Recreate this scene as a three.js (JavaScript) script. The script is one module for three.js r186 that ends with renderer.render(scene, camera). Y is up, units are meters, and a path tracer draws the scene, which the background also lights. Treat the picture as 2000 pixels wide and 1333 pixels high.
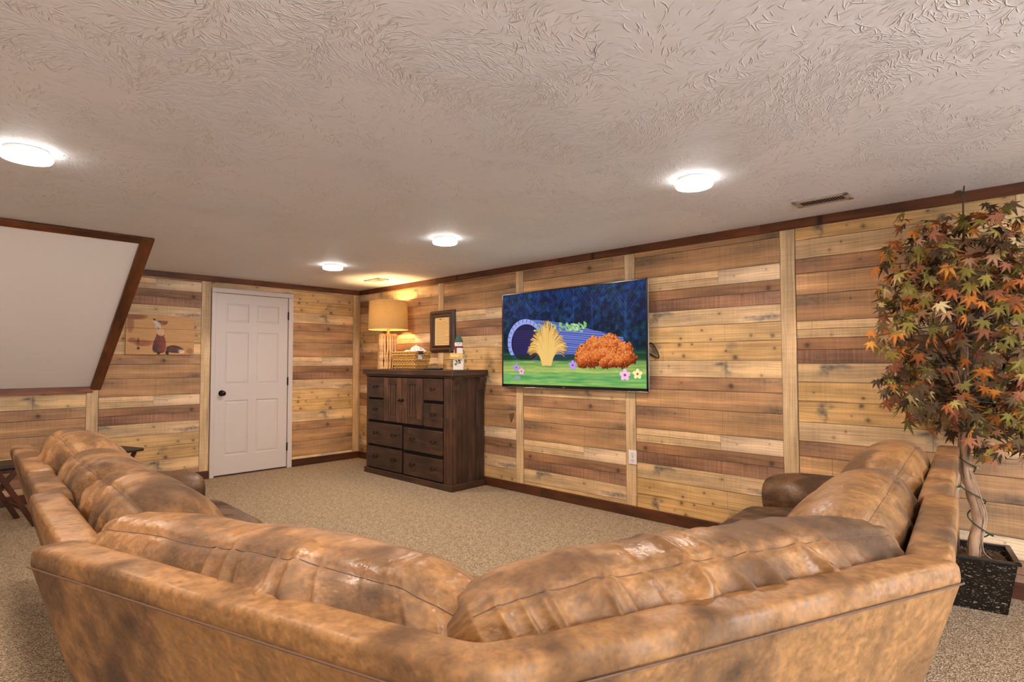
import * as THREE from 'three';
import { RoundedBoxGeometry } from 'three/addons/geometries/RoundedBoxGeometry.js';
import { RectAreaLightUniformsLib } from 'three/addons/lights/RectAreaLightUniformsLib.js';
import { mergeGeometries, mergeVertices } from 'three/addons/utils/BufferGeometryUtils.js';

// ------------------------------------------------------------------ camera, lights, exposure
const scene = new THREE.Scene();
scene.background = new THREE.Color(0.93, 0.97, 1.08).multiplyScalar(7.5);   // overcast daylight, seen only through the patio doors behind the camera
const camera = new THREE.PerspectiveCamera(2 * Math.atan(666.5 / 1103) * 180 / Math.PI, 2000 / 1333, 0.05, 60);
camera.rotation.order = 'YXZ';
camera.position.set(-4.0843, 1.2736, 6.7319);
camera.rotation.set(0.0368, -0.8089, -0.0026);
const renderer = new THREE.WebGLRenderer();
renderer.toneMapping = THREE.LinearToneMapping;
renderer.toneMappingExposure = 1.72;
renderer.shadowMap.enabled = true;
RectAreaLightUniformsLib.init();

const H = 2.2334;                                   // ceiling height
const LAMP_COLOR = new THREE.Color(1.0, 0.80, 0.66);   // ceiling discs
const LAMP_POWER = 155, LAMP_SIZE = 0.165, LAMP_GLOW = 7;
const TABLE_LAMP_COLOR = new THREE.Color(1.0, 0.66, 0.30), TABLE_LAMP_POWER = 1.15;
// [x, z] of the ceiling discs: four in the picture, the rest of the same grid beside and behind the camera
const LAMPS = [[-1.30, 1.64], [-1.30, 3.36], [-1.30, 5.40], [-3.775, 3.42], [-3.775, 5.40], [-1.30, 7.6], [-3.775, 7.6], [-5.9, 3.42], [-5.9, 5.40], [-5.9, 7.6]];

// ------------------------------------------------------------------ helpers
function rng(seed) { let a = seed >>> 0; return () => { a = (a + 0x6D2B79F5) >>> 0; let t = Math.imul(a ^ (a >>> 15), 1 | a); t = (t + Math.imul(t ^ (t >>> 7), 61 | t)) ^ t; return ((t ^ (t >>> 14)) >>> 0) / 4294967296; }; }
const TAB = new Float32Array(65536); { const r = rng(7); for (let i = 0; i < 65536; i++) TAB[i] = r(); }
// value noise, 0..1; px, py: period in cells (256 unless given)
function noise(x, y, px = 256, py = 256) {
  const xi = Math.floor(x), yi = Math.floor(y); let fx = x - xi, fy = y - yi;
  fx = fx * fx * (3 - 2 * fx); fy = fy * fy * (3 - 2 * fy);
  const x0 = ((xi % px) + px) % px, x1 = (x0 + 1) % px, y0 = (((yi % py) + py) % py) << 8, y1 = ((((yi + 1) % py) + py) % py) << 8;
  const a = TAB[y0 + x0], b = TAB[y0 + x1], c = TAB[y1 + x0], d = TAB[y1 + x1];
  return a + (b - a) * fx + (c - a) * fy + (a - b - c + d) * fx * fy;
}
function fbm(x, y, o = 4) { let s = 0, a = 0.5, n = 0; for (let i = 0; i < o; i++) { s += a * noise(x, y); n += a; x = x * 2.03 + 17.3; y = y * 2.03 + 5.1; a *= 0.5; } return s / n; }
function fbmT(x, y, p, o = 4) { let s = 0, a = 0.5, n = 0; for (let i = 0; i < o; i++) { s += a * noise(x + 31 * i, y + 13 * i, p, p); n += a; x *= 2; y *= 2; p = Math.min(256, p * 2); a *= 0.5; } return s / n; }   // tiles when x, y run over p
const clamp = (v, a = 0, b = 1) => Math.min(b, Math.max(a, v)), lerp = (a, b, t) => a + (b - a) * t;
const smooth = (a, b, v) => { const t = clamp((v - a) / (b - a)); return t * t * (3 - 2 * t); };
function dataTex(w, h, f, srgb = true, repeat = true) {
  const d = new Uint8Array(w * h * 4), o = [0, 0, 0];
  for (let j = 0; j < h; j++) for (let i = 0; i < w; i++) { f(i / w, j / h, o, i, j); const k = (j * w + i) * 4; d[k] = clamp(o[0], 0, 255); d[k + 1] = clamp(o[1], 0, 255); d[k + 2] = clamp(o[2], 0, 255); d[k + 3] = 255; }
  const t = new THREE.DataTexture(d, w, h, THREE.RGBAFormat);
  if (srgb) t.colorSpace = THREE.SRGBColorSpace;
  t.magFilter = THREE.LinearFilter; t.minFilter = THREE.LinearFilter;
  if (repeat) t.wrapS = t.wrapT = THREE.RepeatWrapping;
  t.needsUpdate = true; return t;
}
function canvasTex(w, h, draw) {
  const c = document.createElement('canvas'); c.width = w; c.height = h; draw(c.getContext('2d'), w, h);
  const t = new THREE.CanvasTexture(c); t.colorSpace = THREE.SRGBColorSpace; t.needsUpdate = true; return t;
}
const std = (color, rough = 0.7, extra = {}) => new THREE.MeshStandardMaterial({ color, roughness: rough, metalness: 0, ...extra });
const used = {};
const numbered = (n) => { used[n] = (used[n] ?? -1) + 1; return used[n] ? n + '_' + String(used[n]).padStart(3, '0') : n; };
function mesh(name, geo, mat, parent, pos) {
  const m = new THREE.Mesh(geo, mat); m.name = parent ? partName(parent, name) : numbered(name);
  if (pos) m.position.set(...pos);
  m.castShadow = m.receiveShadow = true; (parent ?? scene).add(m); return m;
}
function partName(p, n) { p.userData_n = p.userData_n ?? {}; const k = p.userData_n[n] = (p.userData_n[n] ?? -1) + 1; return k ? n + '_' + String(k).padStart(3, '0') : n; }
function group(name, parent) { const g = new THREE.Group(); g.name = parent ? partName(parent, name) : numbered(name); (parent ?? scene).add(g); return g; }
function thing(name, label, category, pos = [0, 0, 0], turn = 0, grp) {
  const g = group(name); g.position.set(...pos); g.rotation.y = turn; return tag(g, label, category, grp);
}
function tag(o, label, category, grp) { o.userData.label = label; o.userData.category = category; if (grp) o.userData.group = grp; return o; }
const struct = (o) => { o.userData.kind = 'structure'; return o; };
const box = (w, h, d, x = 0, y = 0, z = 0) => new THREE.BoxGeometry(w, h, d).translate(x, y, z);
const rbox = (w, h, d, r = 0.004, x = 0, y = 0, z = 0, s = 2) => new RoundedBoxGeometry(w, h, d, s, Math.min(r, w / 2.01, h / 2.01, d / 2.01)).translate(x, y, z);
// uv in metres from the dominant axis of each triangle; grain: which axis runs along u
function metreUV(g, grain = null, scale = 1, ou = 0, ov = 0) {
  if (g.index) g = g.toNonIndexed();
  const p = g.attributes.position, uv = new Float32Array(p.count * 2), a = new THREE.Vector3(), b = new THREE.Vector3(), c = new THREE.Vector3();
  for (let i = 0; i < p.count; i += 3) {
    a.fromBufferAttribute(p, i); b.fromBufferAttribute(p, i + 1).sub(a); c.fromBufferAttribute(p, i + 2).sub(a); b.cross(c);
    const n = [Math.abs(b.x), Math.abs(b.y), Math.abs(b.z)], ax = n.indexOf(Math.max(...n));
    let [u, v] = ax === 0 ? ['z', 'y'] : ax === 1 ? ['x', 'z'] : ['x', 'y'];
    if (grain && v === grain) [u, v] = [v, u];
    for (let k = 0; k < 3; k++) { a.fromBufferAttribute(p, i + k); uv[(i + k) * 2] = a[u] * scale + ou; uv[(i + k) * 2 + 1] = a[v] * scale + ov; }
  }
  g.setAttribute('uv', new THREE.BufferAttribute(uv, 2)); return g;
}
const V = (x, y, z) => new THREE.Vector3(x, y, z);
function tube(pts, r, seg = 24, rad = 8, closed = false) { return new THREE.TubeGeometry(new THREE.CatmullRomCurve3(pts.map((p) => p.isVector3 ? p : V(...p)), closed), seg, r, rad, closed); }
function strip(g) { const o = new THREE.BufferGeometry(); for (const k of ['position', 'normal', 'uv']) if (g.attributes[k]) o.setAttribute(k, g.attributes[k]); if (g.index) o.setIndex(g.index); return o.index ? o.toNonIndexed() : o; }
// applies a matrix; a mirroring one also turns the faces round
function xf(g, M) {
  g.applyMatrix4(M); if (M.determinant() > 0) return g;
  if (g.index) { const a = g.index.array; for (let i = 0; i < a.length; i += 3) { const t = a[i]; a[i] = a[i + 1]; a[i + 1] = t; } return g; }
  for (const k in g.attributes) { const b = g.attributes[k], n = b.itemSize, a = b.array; for (let i = 0; i < b.count; i += 3) for (let q = 0; q < n; q++) { const t = a[i * n + q]; a[i * n + q] = a[(i + 1) * n + q]; a[(i + 1) * n + q] = t; } }
  return g;
}
const merge = (list) => mergeGeometries(list.map(strip));
// a bar of rectangular section from a to b
function bar(a, b, w, d, r = 0.003) {
  const A = V(...a), B = V(...b), L = A.distanceTo(B), g = rbox(w, L, d, r, 0, 0, 0, 1), q = new THREE.Quaternion().setFromUnitVectors(V(0, 1, 0), B.clone().sub(A).normalize());
  return g.applyQuaternion(q).translate((A.x + B.x) / 2, (A.y + B.y) / 2, (A.z + B.z) / 2);
}

// ------------------------------------------------------------------ room materials
// knocked-down ceiling plaster: clusters of short brush strokes
const CEIL_TILE = 2.3;
const ceilingBump = (() => {
  const N = 2048, h = new Float32Array(N * N), r = rng(11);
  for (let j = 0; j < N; j++) for (let i = 0; i < N; i++) h[j * N + i] = 0.34 * fbmT(i / N * 64, j / N * 64, 64, 4);
  const strokes = 34000;
  for (let s = 0; s < strokes; s++) {
    const cx = r() * N, cy = r() * N, dens = fbmT(cx / N * 7, cy / N * 7, 7, 2);
    if (r() > smooth(0.36, 0.68, dens) + 0.16) continue;
    let ang = fbmT(cx / N * 5 + 0.5, cy / N * 5, 5, 2) * 12 + (r() - 0.5) * 1.1, x = cx, y = cy;
    const len = 16 + r() * 46, wd = 0.9 + r() * 0.7, amp = 0.24 + r() * r() * 0.6, bend = (r() - 0.5) * 0.05;
    for (let k = 0; k < len; k++) {
      ang += bend; x += Math.cos(ang); y += Math.sin(ang);
      const a = amp * Math.sin(Math.PI * (k + 0.5) / len), R = Math.ceil(wd * 2);
      for (let dy = -R; dy <= R; dy++) for (let dx = -R; dx <= R; dx++) {
        const px = Math.round(x) + dx, py = Math.round(y) + dy, d2 = ((px - x) ** 2 + (py - y) ** 2) / (wd * wd);
        if (d2 > 4) continue;
        const q = (((py % N) + N) % N) * N + (((px % N) + N) % N), v = a * Math.exp(-d2);
        if (v > h[q] - 0.22) h[q] = Math.max(h[q], 0.12 + v);
      }
    }
  }
  const t = dataTex(N, N, (u, v, o, i, j) => { o[0] = o[1] = o[2] = 235 * clamp(h[j * N + i]); }, false);
  t.repeat.set(1 / CEIL_TILE, 1 / CEIL_TILE); return t;
})();
const ceilingMat = std(new THREE.Color().setRGB(0.82, 0.84, 0.89), 0.58, { bumpMap: ceilingBump, bumpScale: 0.0095 });
const plasterBump = dataTex(512, 512, (u, v, o) => { o[0] = o[1] = o[2] = 255 * fbmT(u * 24, v * 24, 24, 4); }, false);
const plasterMat = std(new THREE.Color().setRGB(0.92, 0.86, 0.79), 0.7, { bumpMap: plasterBump, bumpScale: 0.0015 });
// frieze carpet
const CARPET_TILE = 0.62;
const carpetCell = (u, v) => { const a = noise(u * 150, v * 150, 150, 150), b = noise(u * 75 + 9, v * 75, 75, 75), c = noise(u * 230, v * 230 + 3, 230, 230); return 0.45 * a + 0.25 * b + 0.3 * c; };
const carpetMap = dataTex(1024, 1024, (u, v, o) => {
  const n = carpetCell(u, v), s = noise(u * 190 + 40, v * 190, 190, 190), k = smooth(0.30, 0.66, n), t = smooth(0.55, 0.85, s);
  o[0] = lerp(lerp(112, 184, k), 202, t * 0.6); o[1] = lerp(lerp(94, 162, k), 184, t * 0.6); o[2] = lerp(lerp(78, 140, k), 164, t * 0.6);
});
const carpetBump = dataTex(1024, 1024, (u, v, o) => { o[0] = o[1] = o[2] = 255 * carpetCell(u, v); }, false);
carpetMap.repeat.set(1 / CARPET_TILE, 1 / CARPET_TILE); carpetBump.repeat.copy(carpetMap.repeat);
const carpetMat = std(new THREE.Color(1.14, 1.18, 1.07), 0.95, { map: carpetMap, bumpMap: carpetBump, bumpScale: 0.012 });

// dark stained pine for crown, baseboards and stair trim
const pineMap = dataTex(1024, 256, (u, v, o) => {
  const g = fbm(u * 6 + 3 * noise(u * 5, v * 6), v * 70, 4), l = fbm(u * 7, v * 5 + 50, 3), f = noise(u * 30, v * 240);
  let k = 0.55 + 0.55 * g + 0.45 * (l - 0.5) + 0.12 * (f - 0.5);
  for (const [x, y] of [[0.21, 0.3], [0.63, 0.72], [0.86, 0.4]]) { const d = Math.hypot((u - x) * 1.9, (v - y) * 0.5); k *= 1 - 0.72 * Math.exp(-(d * d) / 0.00035); }
  o[0] = 112 * k; o[1] = 67 * k; o[2] = 36 * k;
});
const trimMat = std(new THREE.Color(1.25, 1.05, 0.95), 0.48, { map: pineMap });
const baseMat = std(new THREE.Color(0.72, 0.60, 0.52), 0.5, { map: pineMap });
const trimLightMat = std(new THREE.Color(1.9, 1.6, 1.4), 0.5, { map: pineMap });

// reclaimed-plank wall panel: the rows of one 4-foot print, top to bottom
const FIELD = 1.14, POST = 0.1, PERIOD = 1.221;
const ROWS = {
  B: [0, 0.0995], C: [0.0995, 0.243], C2: [0.243, 0.421], D: [0.421, 0.476], D2: [0.476, 0.535], E: [0.535, 0.612], E2: [0.612, 0.703], F: [0.703, 0.827], G: [0.827, 0.955], G2: [0.955, 1.094], H: [1.094, 1.221],
};
const PLANKS = [['B', 0, 1], ['C', 0, 0.19], ['C', 0.19, 1], ['C2', 0, 0.63], ['C2', 0.63, 1], ['D', 0, 0.1], ['D', 0.1, 0.615], ['D2', 0, 0.615], ['DD', 0.615, 1], ['E', 0, 1], ['E2', 0, 1], ['F', 0, 0.635], ['F', 0.635, 1], ['G', 0, 0.655], ['G', 0.655, 1], ['G2', 0, 1], ['H', 0, 0.655], ['H', 0.655, 1]];
// tone left / right, lightness swing, saw marks, knots [u, v, radius, dark], blotches [u, v, ru, rv, dark]
const LOOK = {
  B: { a: [160, 112, 70], b: [182, 134, 84], saw: 0.05, knots: [[0.69, 0.6, 0.022, 0.6], [0.35, 0.45, 0.01, 0.35]], blots: [[0.12, 0.35, 0.1, 0.5, 0.14], [0.92, 0.25, 0.1, 0.25, 0.22]] },
  C: { a: [192, 142, 86], b: [172, 126, 78], saw: 0.07, band: [0.55, 0.16, 0.16], knots: [], blots: [[0.97, 0.9, 0.1, 0.35, 0.2]] },
  C2: { a: [162, 116, 70], b: [176, 131, 80], saw: 0.07, band: [0.78, 0.2, 0.1], knots: [[0.3, 0.25, 0.006, 0.5]], blots: [[0.08, 0.22, 0.22, 0.3, 0.2], [0.8, 0.3, 0.2, 0.25, 0.1]] },
  D: { a: [218, 175, 114], b: [222, 180, 122], saw: 0.05, knots: [], blots: [] },
  D2: { a: [216, 173, 112], b: [214, 176, 122], saw: 0.05, knots: [[0.2, 0.7, 0.01, 0.25]], blots: [] },
  DD: { a: [216, 182, 134], b: [218, 182, 130], saw: 0.04, knots: [[0.72, 0.5, 0.006, 0.5], [0.92, 0.3, 0.006, 0.4]], blots: [] },
  E: { a: [166, 114, 68], b: [156, 112, 72], saw: 0.05, knots: [[0.07, 0.6, 0.02, 0.6], [0.93, 0.7, 0.022, 0.5]], blots: [[0.6, 0.7, 0.12, 0.3, 0.15]] },
  E2: { a: [146, 98, 62], b: [156, 112, 76], saw: 0.16, knots: [], blots: [[0.12, 0.6, 0.1, 0.5, 0.15], [0.95, 0.4, 0.08, 0.5, 0.12]] },
  F: { a: [217, 175, 114], b: [208, 168, 114], saw: 0.05, knots: [[0.62, 0.35, 0.01, 0.5]], blots: [[0.17, 0.35, 0.03, 0.45, 0.34], [0.24, 0.2, 0.06, 0.14, 0.4], [0.42, 0.6, 0.1, 0.35, 0.1], [0.92, 0.75, 0.14, 0.16, 0.42]] },
  G: { a: [204, 158, 90], b: [202, 160, 100], saw: 0.04, knots: [[0.5, 0.3, 0.011, 0.55], [0.35, 0.75, 0.012, 0.55], [0.56, 0.85, 0.011, 0.6], [0.1, 0.55, 0.008, 0.5], [0.82, 0.7, 0.015, 0.4], [0.95, 0.75, 0.016, 0.5]], blots: [] },
  G2: { a: [202, 154, 86], b: [202, 156, 92], saw: 0.04, knots: [[0.34, 0.12, 0.018, 0.6], [0.37, 0.75, 0.016, 0.55], [0.29, 0.6, 0.008, 0.4], [0.66, 0.5, 0.01, 0.6], [0.72, 0.85, 0.022, 0.6], [0.96, 0.4, 0.011, 0.5], [0.43, 0.1, 0.01, 0.6]], blots: [[0.15, 0.3, 0.03, 0.3, 0.42], [0.155, 0.7, 0.012, 0.3, 0.35], [0.7, 0.25, 0.03, 0.3, 0.22]] },
  H: { a: [213, 171, 114], b: [217, 174, 112], saw: 0.04, knots: [[0.26, 0.35, 0.008, 0.5], [0.2, 0.7, 0.012, 0.3], [0.88, 0.85, 0.012, 0.35]], blots: [[0.62, 0.2, 0.04, 0.12, 0.45], [0.66, 0.5, 0.03, 0.35, 0.4]] },
  P: { a: [200, 162, 108], b: [210, 172, 116], saw: 0.04, knots: [], blots: [] },
};
function plankMap(key, wm, hm, W, Hp) {
  const L = LOOK[key], oy = key.charCodeAt(0) * 7.7 + key.length * 31;
  return dataTex(W, Hp, (u, vt, o) => {
    const v = 1 - vt, x = u * wm, y = v * hm;
    const warp = 0.012 * (noise(x * 6, y * 14 + oy) - 0.5);
    const g = fbm(x * 3.2 + oy, (y + warp) * 150, 4), fine = noise(x * 45, y * 900 + oy), broad = fbm(x * 3, y * 9 + oy, 3), sawn = noise(x * 170 + oy, y * 4), saw2 = noise(x * 420, y * 7 + oy);
    let k = 1 + 0.34 * (g - 0.5) + 0.46 * (broad - 0.5) + 0.08 * (fine - 0.5) + L.saw * 1.6 * ((sawn - 0.5) * 0.7 + (saw2 - 0.5) * 0.5) * (0.4 + 1.2 * noise(x * 4 + 3, y * 6 + oy));
    if (L.band) k += L.band[2] * Math.exp(-(((v - L.band[0] - 0.12 * (noise(x * 3, oy) - 0.5)) / L.band[1]) ** 2));
    let red = 0;
    for (const [kx, ky, r, d] of L.knots) { const q = Math.hypot((x - kx * wm) * (1 + 0.3 * (noise(x * 70, y * 70) - 0.5)), y - ky * hm) / r, ring = 0.5 + 0.5 * Math.sin(q * 9 + 4 * noise(x * 60, y * 60)); k *= 1 - 0.78 * d * Math.exp(-q * q * 1.6) - 0.10 * ring * Math.exp(-q * q * 0.22); red += 0.3 * Math.exp(-q * q); }
    let grey = 0;
    for (const [bx, by, rx, ry, d] of L.blots) { const q = ((u - bx + 0.05 * (noise(x * 22, y * 30) - 0.5)) / rx) ** 2 + ((v - by + 0.3 * (noise(x * 14 + 5, y * 20) - 0.5)) / ry) ** 2; grey += d * Math.exp(-q) * (0.55 + 0.9 * noise(x * 50, y * 80)); }
    const edge = Math.min(v * hm, (1 - v) * hm), e = smooth(0, 0.0035 + 0.006 * smooth(0.55, 0.9, noise(x * 8, v > 0.5 ? oy : oy + 9)), edge); k *= 0.72 + 0.28 * e;
    k *= 1 - 0.75 * grey;
    for (let i = 0; i < 3; i++) { o[i] = lerp(L.a[i], L.b[i], clamp(u + 0.3 * (broad - 0.5))) * k; }
    const m = (o[0] + o[1] + o[2]) / 3; for (let i = 0; i < 3; i++) o[i] = lerp(o[i], m, clamp(grey * 0.7));
    o[0] *= 1 + 0.06 * red;
  }, true, false);
}
const PLANK_TINT = new THREE.Color(0.96, 1.08, 1.42);
const rowMat = {};
for (const k of [...Object.keys(ROWS), 'DD']) { const r = k === 'DD' ? [ROWS.D[0], ROWS.D2[1]] : ROWS[k]; rowMat[k] = std(PLANK_TINT.clone(), 0.62, { map: plankMap(k, FIELD, r[1] - r[0], 1024, 112) }); }
{ const t = plankMap('P', 2.2, 0.1, 1536, 96); rowMat.P = std(PLANK_TINT.clone(), 0.62, { map: t }); }
const gapMat = std(new THREE.Color(0.06, 0.035, 0.02), 0.9);
// a chamfered board: back at n = -0.005, face at n = lift; uv over the given part of its row's print
const boardCache = new Map();
function board(w, h, u0, u1, v0, v1, lift, upright = false) {
  const key = [w, h, u0, u1, v0, v1, lift, upright].map((q) => typeof q === 'number' ? q.toFixed(4) : q).join();
  if (boardCache.has(key)) return boardCache.get(key);
  const c = 0.0009, b = -0.006, pos = [], uv = [], P = [[0, 0, b], [w, 0, b], [w, h, b], [0, h, b], [0, 0, lift - c], [w, 0, lift - c], [w, h, lift - c], [0, h, lift - c], [c, c, lift], [w - c, c, lift], [w - c, h - c, lift], [c, h - c, lift]];
  const quad = (i, j, k, l) => { for (const q of [i, j, k, i, k, l]) { pos.push(...P[q]); const s = P[q][0] / w, t = P[q][1] / h; uv.push(...(upright ? [lerp(u0, u1, t), lerp(v0, v1, s)] : [lerp(u0, u1, s), lerp(v0, v1, t)])); } };
  quad(8, 9, 10, 11); for (let i = 0; i < 4; i++) { const j = (i + 1) % 4; quad(4 + i, 4 + j, 8 + j, 8 + i); quad(i, j, 4 + j, 4 + i); }
  const g = new THREE.BufferGeometry(); g.setAttribute('position', new THREE.Float32BufferAttribute(pos, 3)); g.setAttribute('uv', new THREE.Float32BufferAttribute(uv, 2)); g.computeVertexNormals();
  boardCache.set(key, g); return g;
}
const plankRand = rng(5);
// one wall panel: seam at x1 (post to its left), field back to x0, clipped to y0..y1; top = height where row B starts
function panel(wall, x0, x1, top, y0, y1, post = true) {
  const gap = 0.0006, fr = post ? x1 - POST : x1, left = (u) => fr - FIELD + u * FIELD;
  for (let k = -2; k < 3; k++) for (const [row, ua, ub] of PLANKS) {
    const r = row === 'DD' ? [ROWS.D[0], ROWS.D2[1]] : ROWS[row], yt = top - r[0] + k * PERIOD, yb = top - r[1] + k * PERIOD;
    const t = Math.min(yt, y1), b = Math.max(yb, y0); if (t - b < 0.006) continue;
    const xa = Math.max(ua === 0 ? Math.min(x0, left(0)) : left(ua), x0), xb = Math.min(left(ub), fr); if (xb - xa < 0.01) continue;
    const U = (x) => clamp((x - left(0)) / FIELD, 0, 1), lift = [0, 0.0005, 0.001, 0.0015][Math.floor(plankRand() * 4)];
    mesh('plank', board(xb - xa - gap * 2, t - b - gap * 2, U(xa), U(xb), (b - yb) / (yt - yb), (t - yb) / (yt - yb), lift), rowMat[row], wall, [xa + gap, b + gap, 0]);
  }
  if (post) { const v = (Math.floor(plankRand() * 3)) * 0; mesh('upright_plank', board(POST - 0.002, y1 - y0, 0.02, 0.02 + (y1 - y0) / 2.2 * 0.95, v, 1, 0.0025, true), rowMat.P, wall, [x1 - POST + 0.0005, y0, 0]); }
}

// ------------------------------------------------------------------ the room
const XL = -7.2, ZN = 9.4;
struct(mesh('floor', metreUV(box(-XL + 0.4, 0.1, ZN + 0.4, XL / 2, -0.05, ZN / 2)), carpetMat));
struct(mesh('ceiling', metreUV(box(-XL + 0.4, 0.12, ZN + 0.4, XL / 2, H + 0.06, ZN / 2)), ceilingMat));
const wallRight = struct(group('wall_right')); wallRight.rotation.y = -Math.PI / 2;
mesh('backing', box(ZN + 0.2, H, 0.12, ZN / 2, H / 2, -0.0645), gapMat, wallRight);
{ const seams = [0, 0.535, 1.77, 2.991, 4.247, 5.494, 6.715, 7.95, 9.18], tops = [1.4, 2.032, 1.033, 0.942, 1.152, 0.74, 1.30, 0.9];
  for (let i = 0; i < 8; i++) panel(wallRight, seams[i] + 0.001, seams[i + 1], tops[i], 0.05, 2.2); }
const wallBack = struct(group('wall_back'));
mesh('backing', box(-XL, H, 0.12, XL / 2, H / 2, -0.0645), gapMat, wallBack);
panel(wallBack, -0.935, -0.003, 1.761, 0.05, 2.2);
panel(wallBack, -1.866, -0.935, 1.68, 2.10, 2.2, false);
panel(wallBack, -2.871, -1.866, 1.356, 0.05, 2.2);
panel(wallBack, -4.09, -2.871, 0.845, 0.05, 1.06);
panel(wallBack, -5.31, -4.09, 1.05, 0.05, 1.06);
const farMat = std(new THREE.Color(0.40, 0.27, 0.16), 0.7);
struct(mesh('wall_left', box(0.12, H, ZN, XL - 0.06, H / 2, ZN / 2), farMat));
// near wall with glazed patio doors, behind the camera
const OX0 = -5.0, OX1 = -1.3, OY = 2.04;
struct(mesh('wall_near', merge([box(OX0 - XL, H, 0.12, (OX0 + XL) / 2, H / 2, ZN + 0.06), box(-OX1, H, 0.12, OX1 / 2, H / 2, ZN + 0.06), box(OX1 - OX0, H - OY, 0.12, (OX0 + OX1) / 2, (H + OY) / 2, ZN + 0.06)]), farMat));
{
  const w = struct(group('window_1')), fm = std(new THREE.Color(0.78, 0.77, 0.76), 0.4), glass = new THREE.MeshPhysicalMaterial({ color: 0xffffff, roughness: 0, transmission: 1, thickness: 0, ior: 1.5 });
  const W = OX1 - OX0, n = 3;
  mesh('window_frame', merge([rbox(W, 0.05, 0.1, 0.006, (OX0 + OX1) / 2, OY - 0.025, ZN + 0.06), rbox(W, 0.03, 0.1, 0.006, (OX0 + OX1) / 2, 0.015, ZN + 0.06), rbox(0.05, OY - 0.08, 0.1, 0.006, OX0 + 0.025, OY / 2 - 0.01, ZN + 0.06), rbox(0.05, OY - 0.08, 0.1, 0.006, OX1 - 0.025, OY / 2 - 0.01, ZN + 0.06)]), fm, w);
  for (let i = 0; i < n; i++) { const a = OX0 + 0.05 + i * (W - 0.1) / n, b = a + (W - 0.1) / n, s = group('window_sash', w); mesh('stile', merge([rbox(0.05, 1.95, 0.04, 0.005, a + 0.026, 1.01, ZN + 0.06), rbox(0.05, 1.95, 0.04, 0.005, b - 0.026, 1.01, ZN + 0.06)]), fm, s); mesh('pane', new THREE.PlaneGeometry(b - a - 0.1, 1.95).translate((a + b) / 2, 1.01, ZN + 0.06), glass, s); }
  struct(mesh('ground', box(14, 0.1, 9, -3.2, -0.10, ZN + 4.62), std(new THREE.Color(0.55, 0.54, 0.52), 0.9)));
}
// corner moulding, crown and baseboards
const gr = (w, h, d, x, y, z, axis, ou) => metreUV(rbox(w, h, d, 0.004, x, y, z, 1), axis, 0.55, ou, x * 0.37 + 0.1);
struct(mesh('trim_1', gr(0.02, 0.062, ZN, -0.0105, H - 0.031, ZN / 2, 'z', 0.1), trimMat));
struct(mesh('trim_2', gr(2.9 - 0.02, 0.062, 0.02, -1.46, H - 0.031, 0.0105, 'x', 0.4), trimMat));
struct(mesh('trim_3', metreUV(rbox(0.016, 2.1, 0.016, 0.006, -0.012, 1.13, 0.012), 'y', 0.5), std(new THREE.Color(0.42, 0.27, 0.15), 0.6)));
struct(mesh('baseboard_right', gr(0.016, 0.088, ZN, -0.0085, 0.044, ZN / 2, 'z', 0.23), baseMat));
struct(mesh('baseboard_back', gr(0.93, 0.088, 0.016, -0.475, 0.044, 0.0085, 'x', 0.7), baseMat));
struct(mesh('baseboard_back_left', gr(5.3, 0.088, 0.016, -1.867 - 2.65, 0.044, 0.0085, 'x', 0.3), baseMat));
// boxed underside of the stairs: sloping white plaster with dark boards round it
{
  const s = new THREE.Shape([[0, 1.035], [1.74, H], [0, H]].map((p) => new THREE.Vector2(...p)));
  const g = new THREE.ExtrudeGeometry(s, { depth: 4.28, bevelEnabled: false }).rotateY(-Math.PI / 2).translate(-2.92, 0, 0.0);
  struct(mesh('wall_stair_soffit', metreUV(g), plasterMat));
  const ang = Math.atan2(H - 1.035, 1.74), L = Math.hypot(1.74, H - 1.035);
  const slope = (gg) => gg.rotateX(-ang).translate(0, (H + 1.035) / 2, 0.87);
  struct(mesh('trim_4', slope(metreUV(rbox(0.085, 0.03, L + 0.02, 0.003, -2.9, -0.012, 0, 1), 'z', 0.55, 0.3, 0.2)), trimMat));
  struct(mesh('trim_5', slope(metreUV(rbox(4.2, 0.026, 0.062, 0.003, -5.04, -0.012, L / 2 - 0.022, 1), 'x', 0.55, 0.12)), trimMat));
  struct(mesh('trim_6', metreUV(rbox(4.2, 0.06, 0.022, 0.003, -5.02, 1.015, 0.012, 1), 'x', 0.55, 0.55), trimLightMat));
}
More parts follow.
